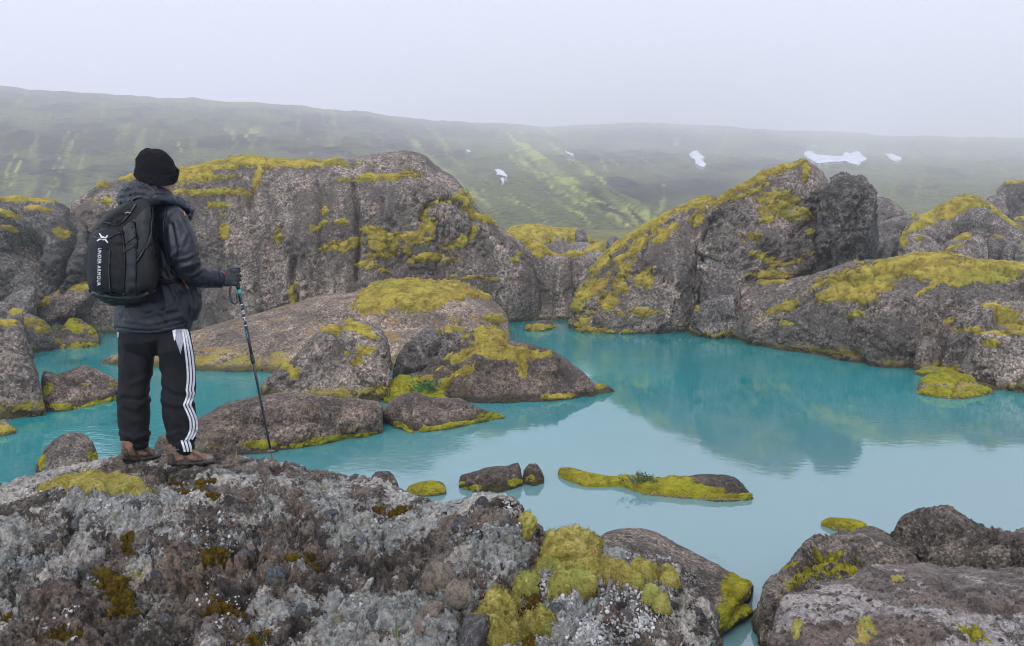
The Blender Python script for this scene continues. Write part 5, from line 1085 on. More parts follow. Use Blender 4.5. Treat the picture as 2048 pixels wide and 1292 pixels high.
obj('hair', *fuse(join(pillow([(279, 346), (290, 340), (314, 346), (330, 352), (332, 366), (322, 372), (300, 368), (284, 362)], 0.03, 0.078, 0.08, 2.3, 6, n=36)), 0.008, 3)[:2], M['hair'], parent=person)

# -- beanie with a turned-up cuff
dome = pillow([(270, 338), (271, 318), (279, 304), (294, 297), (310, 297), (326, 301), (338, 310), (346, 322), (351, 334), (354, 346), (350, 357), (338, 370), (328, 376), (312, 370), (290, 360), (274, 351)], 0.03, 0.105, 0.1, 2.4, 10, n=64)
v, f, nn = fuse(dome, 0.006, 4)
x, y, _ = project(v)
v = v + nn * (0.004 * np.exp(-(seg_dist(x, y, [(296, 300), (318, 318), (326, 340)]) / 4) ** 2) + 0.0025 * fbm(v / 0.02, 2, 4) + 0.005 * fbm(v / 0.07, 2, 6))[:, None]
beanie = obj('beanie', v, f, M['knit'], parent=person)
# the cuff: a ring round the head, tilted like the brim
def ring(cx, cy, ax, bz, tiltpx, hpx, thick, off, tip, n=48):
    t = np.linspace(0, 2 * math.pi, n, endpoint=False)
    rows = []
    prof = [(-1, 0), (-0.9, 1), (0, 1.15), (0.9, 1), (1, 0), (0.9, -1), (-0.9, -1)]
    for hh, rr in prof:
        r_ = 1 + rr * thick
        X = cx + ax * r_ * np.cos(t) + tip[0] * hh * hpx; Y = cy + tiltpx * np.cos(t) + tip[1] * hh * hpx
        rows.append(W(X, Y + (-np.sin(t)) * tip[2], off + bz * r_ * np.sin(t)))
    v = np.vstack(rows)
    f = []
    k = len(prof)
    for i in range(k):
        for j in range(n):
            f.append((i * n + j, i * n + (j + 1) % n, ((i + 1) % k) * n + (j + 1) % n, ((i + 1) % k) * n + j))
    return v, f
cv, cf, cn = fuse(ring(313, 346, 42, 0.112, 6, 11, 0.045, 0.03, (-0.28, 1, 14)), 0.005, 2)
cv = cv + cn * (0.0025 * fbm(cv / 0.018, 2, 9))[:, None]
obj('beanie_cuff', cv, cf, M['knit'], parent=person)

# -- jacket
torso = tube([(309, 402, 0.01, 34, 0.09), (308, 418, 0.0, 52, 0.115), (312, 440, -0.01, 60, 0.14), (314, 480, -0.01, 62, 0.15), (313, 530, -0.01, 66, 0.15), (312, 580, 0, 74, 0.16), (310, 620, 0, 81, 0.17), (305, 645, 0, 78, 0.172), (303, 659, 0, 75, 0.17), (303, 663, 0, 73, 0.165)], 40, 40)
rarm = tube([(332, 424, -0.10, 26, 0.075), (346, 444, -0.14, 32, 0.085), (356, 475, -0.17, 35, 0.085), (364, 505, -0.19, 34, 0.08), (376, 535, -0.185, 29, 0.075), (392, 550, -0.15, 24, 0.066), (412, 556, -0.11, 20, 0.056), (432, 558.5, -0.075, 17.5, 0.05), (447, 560, -0.05, 15.5, 0.045)], 40, 26)
larm = tube([(296, 426, 0.15, 26, 0.07), (286, 490, 0.2, 24, 0.065), (296, 545, 0.205, 20, 0.06), (330, 583, 0.2, 16, 0.05), (346, 595, 0.19, 13, 0.04)], 30, 24)
flap = tube([(372, 535, 0.0, 14, 0.06), (383, 580, -0.02, 20, 0.07), (387, 615, -0.02, 17, 0.06), (384, 638, -0.01, 11, 0.04)], 20, 20)
v, f, nn = fuse(join(torso, rarm, larm, flap), 0.0075, 7)
x, y, d = project(v)
F_ = [([(344, 450), (352, 500), (346, 545)], 5, -0.016), ([(372, 470), (360, 500), (344, 512)], 4, 0.009), ([(392, 505), (376, 516), (350, 520)], 4, 0.010), ([(396, 525), (380, 530), (356, 538)], 4, 0.010), ([(402, 540), (386, 552), (368, 552)], 4, 0.010), ([(375, 555), (392, 562), (412, 568)], 3.5, 0.007),
      ([(410, 538), (422, 548), (424, 566)], 3, 0.006), ([(436, 545), (440, 560), (438, 572)], 3, 0.005), ([(330, 545), (350, 580), (372, 628)], 4, -0.010), ([(338, 560), (362, 610), (374, 645)], 5, 0.012), ([(250, 640), (300, 648), (360, 632)], 5, 0.008),
      ([(300, 600), (320, 625), (350, 615), (358, 590)], 6, 0.010), ([(240, 625), (270, 636), (300, 630)], 5, 0.007), ([(322, 570), (332, 600), (330, 640)], 5, 0.008), ([(228, 655), (300, 662), (376, 646)], 2.5, -0.006), ([(356, 420), (372, 450), (384, 480)], 5, 0.008), ([(330, 440), (322, 480), (326, 530)], 4, 0.008),
      ([(392, 580), (396, 610), (388, 634)], 4, 0.008), ([(378, 575), (384, 600), (380, 630)], 4, -0.008)]
v = drape(v, nn, F_, 12, 0.004)
jacket = obj('jacket', v, f, M['jacket'], parent=person)
JB = BVHTree.FromPolygons([Vector(p) for p in v], f.tolist())
hood1 = pillow([(237, 392), (244, 378), (256, 367), (272, 359), (288, 361), (304, 366), (322, 373), (338, 383), (352, 396), (346, 408), (326, 404), (304, 404), (284, 408), (266, 414), (248, 411), (240, 404)], 0.0, 0.13, 0.12, 2.6, 9, tilt=(0, -0.2), n=64)
hood2 = tube([(240, 396, -0.03, 11, 0.05), (262, 404, -0.12, 10, 0.04), (292, 400, -0.15, 10, 0.035), (322, 398, -0.14, 10, 0.035), (346, 404, -0.1, 9, 0.04), (366, 414, -0.04, 8, 0.05), (380, 420, 0.02, 7, 0.06)], 30, 16)
hood3 = tube([(352, 402, -0.02, 12, 0.08), (368, 413, 0.0, 12, 0.085), (380, 422, 0.01, 8, 0.08)], 12, 18)
hood4 = tube([(383, 418, -0.02, 5, 0.05), (380, 430, -0.02, 5, 0.05), (376, 440, -0.02, 4, 0.04)], 10, 14)
v, f, nn = fuse(join(hood1, hood2, hood3, hood4), 0.006, 4)
v = drape(v, nn, [([(244, 382), (275, 372), (300, 376), (330, 392)], 3, 0.012), ([(240, 398), (270, 390), (305, 392)], 3.5, -0.012), ([(268, 364), (272, 384), (262, 402)], 3, 0.008), ([(300, 368), (314, 384), (340, 396)], 3, -0.01), ([(250, 374), (268, 380), (285, 372)], 2.5, 0.008), ([(285, 364), (292, 376), (286, 386)], 2.5, 0.006)], 31, 0.008, (0.06, 0.06, 0.04))
obj('hood', v, f, M['jacket'], parent=person)
HB = BVHTree.FromPolygons([Vector(p) for p in v], f.tolist())

# -- trousers
hip = tube([(306, 640, 0, 66, 0.14), (306, 665, 0, 70, 0.15), (306, 684, 0, 68, 0.14), (308, 700, 0, 46, 0.1)], 16, 30)
ll = tube([(274, 672, oL * 0.5 + 0.02, 38, 0.13), (274, 700, oL * 0.8 + 0.03, 38, 0.125), (271, 735, oL, 35, 0.115), (268, 770, oL, 31.5, 0.105), (266, 800, oL, 33.5, 0.105), (267, 830, oL, 34, 0.1), (268, 858, oL, 31, 0.095), (270, 872, oL, 31, 0.1), (272, 884, oL, 27, 0.085), (272, 894, oL, 23, 0.075)], 44, 28)
rl = tube([(344, 668, oR * 0.5 - 0.02, 36, 0.13), (350, 700, oR * 0.8 - 0.03, 36.5, 0.125), (356, 735, oR, 34.5, 0.115), (357, 770, oR, 34.5, 0.105), (355, 800, oR, 33.5, 0.105), (358, 825, oR, 34.5, 0.1), (362, 850, oR, 33, 0.095), (363, 875, oR, 29, 0.09), (363, 893, oR, 26, 0.085), (362, 907, oR, 23, 0.075)], 44, 28)
v, f, nn = fuse(join(hip, ll, rl), 0.0075, 6)
F_ = [([(316, 738), (300, 752), (262, 768)], 5, 0.011), ([(302, 786), (280, 800), (246, 796)], 4, -0.016), ([(298, 800), (272, 818), (246, 812)], 5, 0.012), ([(240, 822), (262, 842), (290, 838)], 6, 0.007), ([(300, 866), (268, 878), (240, 866)], 4, 0.015), ([(296, 884), (270, 890), (246, 884)], 3, -0.012),
      ([(320, 728), (340, 752), (352, 790)], 7, 0.008), ([(322, 776), (346, 790), (386, 798)], 5, -0.014), ([(326, 800), (348, 812), (378, 808)], 5, 0.013), ([(334, 826), (352, 846), (366, 858)], 6, 0.008), ([(335, 872), (360, 862), (388, 874)], 4, 0.012), ([(336, 886), (362, 882), (390, 886)], 4, -0.010), ([(310, 690), (314, 730)], 5, -0.02), ([(290, 680), (300, 720), (292, 760)], 7, 0.006), ([(248, 690), (256, 740), (248, 790)], 8, 0.006)]
v = drape(v, nn, [(a, b * 1.2, c * 0.75) for a, b, c in F_], 44, 0.003, (0.16, 0.16, 0.22))
trousers = obj('trousers', v, f, M['trousers'], parent=person)
TB = BVHTree.FromPolygons([Vector(p) for p in v], f.tolist())

# -- flat pieces laid on a curved surface: a stripe, a panel, lettering
def lay(poly, bvhs, thick=0.003, cell=5.0, lift=0.001, puff=0.0, tris=None, fallback=None):
    """polygon (or ready triangles) given by its outline, pressed onto the nearest of the surfaces, with its own thickness"""
    bm = bmesh.new()
    if tris is None:
        bm.faces.new([bm.verts.new((px_, py_, 0)) for px_, py_ in poly])
    else:
        vs = [bm.verts.new((a, b, 0)) for a, b in tris[0]]
        for t in tris[1]:
            try: bm.faces.new([vs[i] for i in t])
            except ValueError: pass
    bmesh.ops.triangulate(bm, faces=bm.faces[:])
    xs = [v_.co.x for v_ in bm.verts]; ys = [v_.co.y for v_ in bm.verts]
    for lo, hi, no in ((min(xs), max(xs), (1, 0, 0)), (min(ys), max(ys), (0, 1, 0))):
        k = lo + cell
        while k < hi:
            bmesh.ops.bisect_plane(bm, geom=bm.verts[:] + bm.edges[:] + bm.faces[:], plane_co=Vector(no) * k, plane_no=no); k += cell
    bmesh.ops.remove_doubles(bm, verts=bm.verts[:], dist=0.02)
    bm.verts.index_update()
    edge = np.zeros(len(bm.verts), bool)
    for e in bm.edges:
        if len(e.link_faces) == 1:
            edge[e.verts[0].index] = edge[e.verts[1].index] = True
    pxy = np.array([v_.co[:2] for v_ in bm.verts])
    pos = np.zeros((len(pxy), 3)); nor = np.zeros((len(pxy), 3)); okv = np.zeros(len(pxy), bool)
    for i, (a, b) in enumerate(pxy):
        r = Vector(ray(a, b)).normalized(); best = None
        for B in bvhs:
            h = B.ray_cast(Vector(CAM), r)
            if h[0] is not None and (best is None or h[3] < best[3]): best = h
        if best is not None:
            n_ = best[1] if best[1].dot(r) < 0 else -best[1]
            pos[i], nor[i], okv[i] = best[0], n_, True
    if not okv.all():
        good = np.where(okv)[0]
        if len(good) == 0: bm.free(); return None
        for i in np.where(~okv)[0]:
            j = good[np.argmin(((pxy[good] - pxy[i]) ** 2).sum(1))]
            dj = depth_of(pos[j]); pos[i] = P(pxy[i, 0], pxy[i, 1], dj); nor[i] = nor[j]
    be = pxy[edge] if edge.any() else pxy
    di = np.sqrt(((pxy[:, None] - be[None]) ** 2).sum(2)).min(1) if len(be) * len(pxy) < 4e7 else np.ones(len(pxy))
    top = pos + nor * (lift + thick + puff * np.sqrt(np.clip(di / (di.max() + 1e-6), 0, 1)))[:, None]
    bot = pos - nor * 0.003
    nv = len(pos); F2 = [[v_.index for v_ in f_.verts] for f_ in bm.faces]
    side = []
    for e in bm.edges:
        if len(e.link_faces) == 1:
            a, b = e.verts[0].index, e.verts[1].index; side.append((a, b, b + nv, a + nv))
    bm.free()
    return np.vstack([top, bot]), F2 + side
def put(name, r, mat, parent):
    return obj(name, r[0], r[1], mat, parent=parent) if r is not None else None
def ribbon(line, w):
    l = resample(line, max(10, len(line) * 5)); t = np.gradient(l, axis=0); t /= np.linalg.norm(t, axis=1)[:, None]
    n_ = np.stack([-t[:, 1], t[:, 0]], -1); w = np.interp(np.linspace(0, 1, len(l)), np.linspace(0, 1, len(np.atleast_1d(w))), np.atleast_1d(w))[:, None]
    return np.vstack([l + n_ * w / 2, (l - n_ * w / 2)[::-1]]).tolist()
S1 = [(367, 650), (373, 680), (378, 710), (381, 740), (381, 762), (379, 778), (381, 786), (377, 800), (374, 808), (380, 822), (386, 838), (387, 855), (383, 868), (377, 878)]
for k, dx in enumerate((-6.0, 0.0, 6.0)):
    put('stripe', lay(ribbon([(a + dx * (0.55 + 0.45 * min(1, (b - 640) / 60)), b + (3 - k) * 0.6) for a, b in S1], 3.7), [TB], 0.0015), M['white'], trousers)
    put('stripe', lay(ribbon([(370 + dx * 1.1, 880), (374 + dx * 1.1, 893), (376 + dx * 1.05, 903)], 4.2), [TB], 0.0015), M['white'], trousers)
put('side_panel', lay([(352, 660), (366, 652), (368, 668), (366, 685), (361, 708), (355, 690), (350, 676)], [TB], 0.0012), M['greycloth'], trousers)
put('white_insert', lay([(345, 662), (352, 659), (351, 678), (349, 682)], [TB], 0.002), M['white'], trousers)
put('white_insert', lay([(235, 664), (238.5, 664), (238, 674), (235.5, 675)], [TB], 0.002), M['white'], trousers)
put('ankle_zip', lay(ribbon([(346, 895), (352, 899), (358, 898)], 2.0), [TB], 0.004), M['metal'], trousers)

# -- boots
def boot(dx, dy, off, ox, cosx, label):
    """laced leather boot pointing right and a little away; dx, dy shift of the heel"""
    def q(x, y): return (dx + x * cosx, dy + y)
    up = [tube([(*q(14, -38), off, 21 * cosx, 0.058), (*q(15, -22), off, 20 * cosx, 0.056), (*q(18, -10), off, 20 * cosx, 0.052)], 10, 20),
          tube([(*q(6, -14), off, 12, 0.045), (*q(30, -15), off + ox * 0.3, 15, 0.05), (*q(56, -13), off + ox * 0.65, 12.5, 0.052), (*q(80, -14), off + ox, 9.5, 0.044), (*q(89, -14), off + ox * 1.1, 6, 0.03)], 24, 20),
          tube([(*q(24, -36), off + 0.02, 14, 0.045), (*q(48, -24), off + ox * 0.6, 11, 0.045), (*q(64, -17), off + ox * 0.8, 8, 0.042)], 12, 16)]
    v_, f_, n_ = fuse(join(*up), 0.006, 4)
    v_ = v_ + n_ * (0.004 * fbm(v_ / 0.05, 3, 3) + 0.003 * fbm(v_ / 0.018, 2, 4))[:, None]
    b_ = obj('boot', v_, f_, M['boot'], parent=person)
    so = tube([(*q(0, -6), off, 7, 0.045), (*q(20, -4), off + ox * 0.2, 7, 0.05), (*q(44, -4), off + ox * 0.5, 5.5, 0.046), (*q(70, -5.5), off + ox * 0.85, 6, 0.056), (*q(92, -9), off + ox * 1.1, 5, 0.036)], 26, 18)
    v_, f_, n_ = fuse(so, 0.005, 1)
    v_[:, 2] += 0.003 * np.sign(np.sin(v_[:, 0] * 160)) * (n_[:, 2] < -0.5)
    obj('sole', v_, f_, M['sole'], parent=b_)
    B_ = BVHTree.FromPolygons([Vector(p) for p in b_data(b_)], [list(p.vertices) for p in b_.data.polygons])
    put('toe_cap', lay([q(76, -20), q(86, -20), q(94, -14), q(93, -7), q(82, -5), q(77, -10)], [B_], 0.003, 3, puff=0.003), M['bootgrey'], b_)
    put('heel_patch', lay([q(0, -22), q(10, -24), q(16, -8), q(2, -7)], [B_], 0.003, 3, puff=0.002), M['sole'], b_)
    put('boot_band', lay(ribbon([q(26, -28), q(36, -12), q(52, -8), q(70, -9)], 4), [B_], 0.003, 3), M['sole'], b_)
    for k in range(3):
        put('lace', lay(ribbon([q(44 + 8 * k, -29 + 4.5 * k), q(50 + 8 * k, -24 + 4 * k), q(54 + 8 * k, -17 + 3 * k)], 1.6), [B_], 0.003, 2), M['sole'], b_)
    return b_
def b_data(o):
    v_ = np.zeros(len(o.data.vertices) * 3, np.float32); o.data.vertices.foreach_get('co', v_); return v_.reshape(-1, 3) + parent_loc(o)
boot(246, 921, oL - 0.02, 0.07, 0.80, '')
boot(336, 931, oR - 0.02, 0.03, 1.0, '')

# -- right glove, gripping the pole: five fingers wrapped round the handle
gp = [tube([(446, 560, -0.05, 14, 0.036), (455, 558, -0.045, 15.5, 0.034), (463, 556, -0.045, 16.5, 0.03), (470, 556, -0.045, 16, 0.026)], 12, 20)]
for i, (yy, ln) in enumerate([(543, 12), (551, 14), (559.5, 13.5), (568, 11)]):
    gp.append(tube([(464, yy, -0.062, 5.0, 0.012), (464 + ln * 0.75, yy - 0.5, -0.058, 4.9, 0.012), (464 + ln * 1.18, yy + 0.5, -0.036, 4.7, 0.011), (464 + ln * 1.12, yy + 1.0, -0.012, 4.2, 0.011), (466, yy + 1.5, -0.004, 3.8, 0.009)], 14, 12))
gp.append(tube([(454, 549, -0.05, 6, 0.014), (462, 541, -0.048, 5.2, 0.013), (471, 538.5, -0.04, 4.6, 0.011), (478, 541, -0.03, 3.8, 0.009)], 12, 12))
v, f, nn = fuse(join(*gp), 0.0045, 3)
glove = obj('glove', v, f, M['glove'], parent=person)
GB = BVHTree.FromPolygons([Vector(p) for p in v], f.tolist())
put('cuff_tab', lay(ribbon([(445, 546), (449, 547), (451, 550)], 2.6), [JB, GB], 0.004, 2), M['red'], jacket)
put('zip_pull', lay(ribbon([(366, 560), (371, 569), (375, 577)], 2.2), [JB], 0.003, 2), M['orange'], jacket)
put('zip_pull', lay(ribbon([(367, 424), (370, 432)], 2.2), [JB, HB], 0.003, 2), M['orange'], jacket)
put('hem_band', lay(ribbon([(229, 655), (262, 660), (300, 662), (340, 656), (374, 643)], 5), [JB], 0.002, 4), M['jacket'], jacket)
put('shoulder_seam', lay(ribbon([(334, 420), (328, 450), (332, 490), (342, 530)], 2), [JB], 0.002, 3), M['jacket'], jacket)
put('sleeve_cuff', lay(ribbon([(438, 542), (442, 558), (440, 575)], 4), [JB], 0.003, 2), M['jacket'], jacket)

# -- backpack
pack = empty('backpack', W(245, 600, -0.1), 'black backpack with white logo and vertical white lettering on the person\'s back', 'backpack')
PO = [(240, 412), (262, 402), (286, 398), (302, 404), (307, 440), (309, 480), (312, 520), (316, 556), (311, 582), (296, 597), (275, 604), (250, 609), (226, 610), (205, 602), (188, 590), (177, 570), (174, 535), (174, 505), (178, 482), (188, 460), (203, 442), (220, 424)]
v, f, nn = fuse(pillow(PO, -0.13, 0.145, 0.12, 3.2, 12, tilt=(-0.42, -0.12), n=90), 0.0075, 6)
v = drape(v, nn, [([(205, 448), (225, 452), (244, 440)], 3, 0.008), ([(270, 405), (252, 430), (222, 448)], 4, -0.010), ([(184, 470), (214, 480), (240, 462)], 4, 0.006), ([(190, 560), (240, 580), (300, 570)], 6, 0.006), ([(225, 500), (222, 550), (228, 585)], 3, -0.004), ([(290, 420), (300, 480), (305, 540)], 3, -0.006)], 66, 0.006)
main = obj('main_compartment', v, f, M['pack'], parent=pack)
PB = BVHTree.FromPolygons([Vector(p) for p in v], f.tolist())
fp = put('front_panel', lay([(178, 488), (192, 462), (212, 456), (242, 462), (248, 485), (250, 530), (248, 585), (222, 588), (196, 584), (180, 574), (176, 540)], [PB], 0.004, 5, puff=0.028), M['pack'], pack)
sp_ = put('side_panel', lay([(246, 458), (262, 443), (270, 442), (275, 486), (273, 535), (271, 590), (250, 594), (252, 530), (250, 486)], [PB], 0.004, 5, puff=0.02), M['packgrey'], pack)
put('side_pocket', lay([(276, 520), (290, 500), (306, 486), (311, 520), (314, 556), (308, 578), (274, 588)], [PB], 0.004, 5, puff=0.016), M['pack'], pack)
put('shoulder_panel', lay([(272, 438), (288, 420), (298, 414), (303, 450), (300, 490), (284, 508), (277, 514), (277, 480)], [PB], 0.004, 5, puff=0.016), M['packgrey'], pack)
put('bottom_pocket', lay([(179, 584), (200, 592), (236, 597), (275, 595), (306, 584), (300, 594), (276, 603), (248, 608), (225, 608), (204, 600), (188, 590)], [PB], 0.004, 5, puff=0.02), M['pack'], pack)
put('top_lid', lay([(206, 442), (222, 424), (240, 413), (262, 404), (270, 410), (256, 432), (238, 446), (214, 452)], [PB], 0.004, 4, puff=0.016), M['pack'], pack)
allb = [PB] + [BVHTree.FromPolygons([Vector(p) for p in b_data(o_)], [list(p.vertices) for p in o_.data.polygons]) for o_ in pack.children if o_ is not main]
for ln_, w_ in (([(178, 581), (205, 589), (236, 594), (275, 592), (310, 580)], 4.5), ([(268, 440), (275, 480), (273, 530), (271, 592)], 2.2), ([(244, 458), (250, 488), (251, 530), (249, 590)], 2.2), ([(206, 444), (236, 449), (256, 434), (272, 410)], 2.5), ([(303, 415), (300, 470), (290, 500), (274, 524)], 2.2), ([(184, 472), (212, 478), (246, 462)], 1.8), ([(221, 500), (219, 540), (222, 584)], 1.6), ([(252, 486), (264, 478), (274, 470)], 1.8), ([(252, 502), (264, 494), (275, 488)], 1.8)):
    put('piping', lay(ribbon(ln_, w_), allb, 0.005, 3), M['piping'], pack)
put('zip_pull', lay(ribbon([(252, 427), (258, 425), (263, 427)], 1.8), allb, 0.006, 2), M['metal'], pack)
st = tube([(288, 410, -0.20, 9, 0.012), (302, 404, -0.19, 9, 0.012), (320, 401, -0.16, 8.5, 0.012), (338, 404, -0.12, 8, 0.012), (348, 412, -0.06, 8, 0.014)], 24, 12)
obj('shoulder_strap', *st, M['pack'], parent=pack)
obj('shoulder_strap', *tube([(262, 412, 0.02, 8, 0.014), (276, 400, 0.1, 8, 0.014), (296, 404, 0.16, 8, 0.014)], 16, 12), M['pack'], parent=pack)
obj('waist_strap', *tube([(310, 560, -0.16, 6, 0.008), (330, 566, -0.19, 5, 0.008), (350, 562, -0.2, 4, 0.006), (366, 560, -0.13, 4, 0.006)], 18, 10), M['pack'], parent=pack)
obj('grab_loop', *tube([(262, 408, -0.16, 2.2, 0.008), (268, 397, -0.18, 2.2, 0.008), (284, 394, -0.18, 2.2, 0.008), (292, 404, -0.16, 2.2, 0.008)], 16, 8), M['piping'], parent=pack)
# logo: two interlocking arches; lettering runs down the panel
def arc(cx, cy, rx, ry, a0, a1, rot, n=14):
    t = np.radians(np.linspace(a0, a1, n)); x_, y_ = rx * np.cos(t), ry * np.sin(t); c, s_ = math.cos(rot), math.sin(rot)
    return [(cx + a * c - b * s_, cy + a * s_ + b * c) for a, b in zip(x_, y_)]
LR = math.radians(12)
def lp(a, b): a, b = a * 0.86, b * 0.86; return (207 + a * math.cos(LR) - b * math.sin(LR), 477 + a * math.sin(LR) * 1.0 + b * math.cos(LR))
put('logo', lay(ribbon([lp(-11, -9), lp(-5, -4), lp(0, 3.6), lp(6, -2.5), lp(9, -9.5)], [1.8, 3.0, 2.6, 3.0, 1.8]), allb, 0.002, 2, lift=0.002), M['white'], pack)
put('logo', lay(ribbon([lp(-12, 9), lp(-6, 3), lp(0, -3.6), lp(7, 2.5), lp(13, 8)], [1.8, 3.0, 2.6, 3.0, 1.8]), allb, 0.002, 2, lift=0.003), M['white'], pack)
def text_tris(body, spacing=1.0):
    cu = bpy.data.curves.new('lettering', 'FONT'); cu.body = body; cu.size = 1.0; cu.space_character = spacing
    to = bpy.data.objects.new('lettering', cu); COL.objects.link(to)
    dg = bpy.context.evaluated_depsgraph_get(); m2 = to.evaluated_get(dg).to_mesh()
    v_ = np.array([v__.co[:2] for v__ in m2.vertices]); f_ = [list(p.vertices) for p in m2.polygons]
    to.evaluated_get(dg).to_mesh_clear(); bpy.data.objects.remove(to); bpy.data.curves.remove(cu)
    return v_, f_
tv, tf = text_tris('UNDER ARMOUR', 1.12)
tv = tv - tv.min(0); ln_, ht = tv.max(0)
def along(a, b, hgt, dirn):
    """letters from a to b; their tops point to dirn"""
    a, b = np.array(a, float), np.array(b, float); d_ = np.array(dirn, float)
    return (a + np.outer(tv[:, 0] / ln_, b - a) + np.outer(tv[:, 1] / ht, d_ * hgt)).tolist()
put('lettering', lay(None, allb, 0.0015, 4, lift=0.002, tris=(along((197, 496), (195, 571), 6.5, (1, 0.05)), tf)), M['white'], pack)

# -- trekking pole
tip = None
for yt in range(908, 930):
    tip, _ = hit(FG, 545, yt)
    if tip is not None: break
dt = depth_of(tip) - DP if tip is not None else 0.05
hx, hy, ho = 472.5, 556, -0.036
pole = empty('trekking_pole', P(545, yt, DP + dt), 'thin black trekking pole with white lettering, held in the gloved right hand', 'trekking pole')
def on(t): return (hx + (545 - hx) * t, hy + (yt + 1 - hy) * t, ho + (dt - ho) * t)
def rod(t0, t1, r0, r1=None, n=6): r1 = r1 or r0; a, b = on(t0), on(t1); return tube([(*a, r0, r0 * SCL), (*[0.5 * (p_ + q_) for p_, q_ in zip(a, b)], 0.5 * (r0 + r1), 0.5 * (r0 + r1) * SCL), (*b, r1, r1 * SCL)], n, 12)
obj('grip', *join(rod(-0.045, 0.065, 5.2, 4.4), tube([(464, 537, ho, 5, 0.014), (472, 535.5, ho, 4.2, 0.016), (480, 537, ho, 3.4, 0.012)], 8, 12)), M['pole'], parent=pole)
obj('collar', *rod(0.064, 0.084, 4.6), M['teal'], parent=pole)
up_ = obj('upper_shaft', *rod(0.082, 0.43, 3.5, 3.3), M['pole'], parent=pole)
obj('clamp', *rod(0.425, 0.47, 4.6, 4.2), M['pole'], parent=pole)
obj('lower_shaft', *rod(0.46, 0.95, 2.8, 2.3), M['pole'], parent=pole)
obj('clamp', *rod(0.70, 0.72, 3.2), M['pole'], parent=pole)
bx_, by_, bo_ = on(0.955)
obj('basket', *pillow([(bx_ - 9, by_ + 1), (bx_ - 5, by_ - 2.5), (bx_, by_ - 4), (bx_ + 5, by_ - 3), (bx_ + 9, by_ - 0.5), (bx_ + 5, by_ + 2.5), (bx_ - 4, by_ + 3)], bo_, 0.024, 0.024, 2.0, 4, n=28), M['rubber'], parent=pole)
obj('tip', *rod(0.95, 1.004, 2.2, 1.4), M['metal'], parent=pole)
obj('wrist_strap', *tube([(462, 570, -0.055, 2.2, 0.008), (460, 588, -0.06, 2.3, 0.008), (463, 602, -0.06, 2.3, 0.008), (470, 608, -0.05, 2.3, 0.008), (475, 602, -0.045, 2.2, 0.008), (474, 588, -0.04, 2.2, 0.008)], 24, 10), M['pole'], parent=pole)
UB = BVHTree.FromPolygons([Vector(p) for p in b_data(up_)], [list(p.vertices) for p in up_.data.polygons])
tv, tf = text_tris('LEKI', 1.3); tv = tv - tv.min(0); ln_, ht = tv.max(0)
a_, b_ = on(0.145), on(0.265)
put('lettering', lay(None, [UB], 0.0008, 3, lift=0.0008, tris=(along((a_[0] - 2.2, a_[1]), (b_[0] - 2.2, b_[1]), 4.6, (1, -0.2)), tf)), M['white'], pole)
put('pole_mark', lay(ribbon([(on(0.29)[0] - 0.5, on(0.29)[1]), (on(0.33)[0] - 0.5, on(0.33)[1])], 1.2), [UB], 0.0008, 2), M['teal'], pole)
# ------------------------------------------------------------------ snow, plants, small things
M['snow'] = plain('old_snow', (0.66, 0.69, 0.75), 0.95, 0.2, 0.12)
def snow(poly, label):
    c = np.mean(poly, 0)
    r = lay(poly, [HILL['bvh']], 0.4, 3.0, lift=1.0, puff=0.6)
    if r is None: return
    o = obj('snow_patch', r[0], r[1], M['snow'], loc=r[0].mean(0))
    tag(o, label, 'snow patch', 'snow patches on the hillside')
snow([(1378, 312), (1384, 305), (1394, 304), (1400, 312), (1409, 318), (1406, 326), (1412, 334), (1407, 340), (1396, 336), (1388, 330), (1391, 322), (1384, 320)], 'jagged upright snow patch high on the slope left of the peaked boulder')
snow([(1607, 312), (1612, 305), (1624, 304), (1632, 311), (1650, 313), (1668, 315), (1684, 316), (1690, 306), (1700, 310), (1708, 306), (1718, 305), (1724, 314), (1734, 322), (1722, 328), (1714, 334), (1700, 331), (1690, 326), (1676, 328), (1664, 328), (1650, 330), (1640, 332), (1628, 328), (1616, 320)], 'widest snow patch, long and ragged, behind the top of the peaked boulder')
snow([(1770, 310), (1784, 309), (1794, 315), (1804, 318), (1802, 325), (1788, 326), (1778, 321), (1774, 314)], 'small snow patch right of the widest one')
snow([(1130, 301), (1136, 307), (1146, 311), (1149, 316), (1140, 314), (1132, 308)], 'thin slanting snow patch high on the slope above the valley gap')
snow([(991, 346), (998, 345), (1006, 350), (1014, 357), (1015, 363), (1007, 361), (997, 356)], 'oval snow patch low on the slope beside the great cliff boulder\'s shoulder')
snow([(1002, 366), (1008, 367), (1009, 371), (1003, 370)], 'tiny snow speck just below the oval patch')
snow([(930, 304), (937, 305), (940, 309), (933, 308)], 'tiny snow speck above the great cliff boulder\'s shoulder')

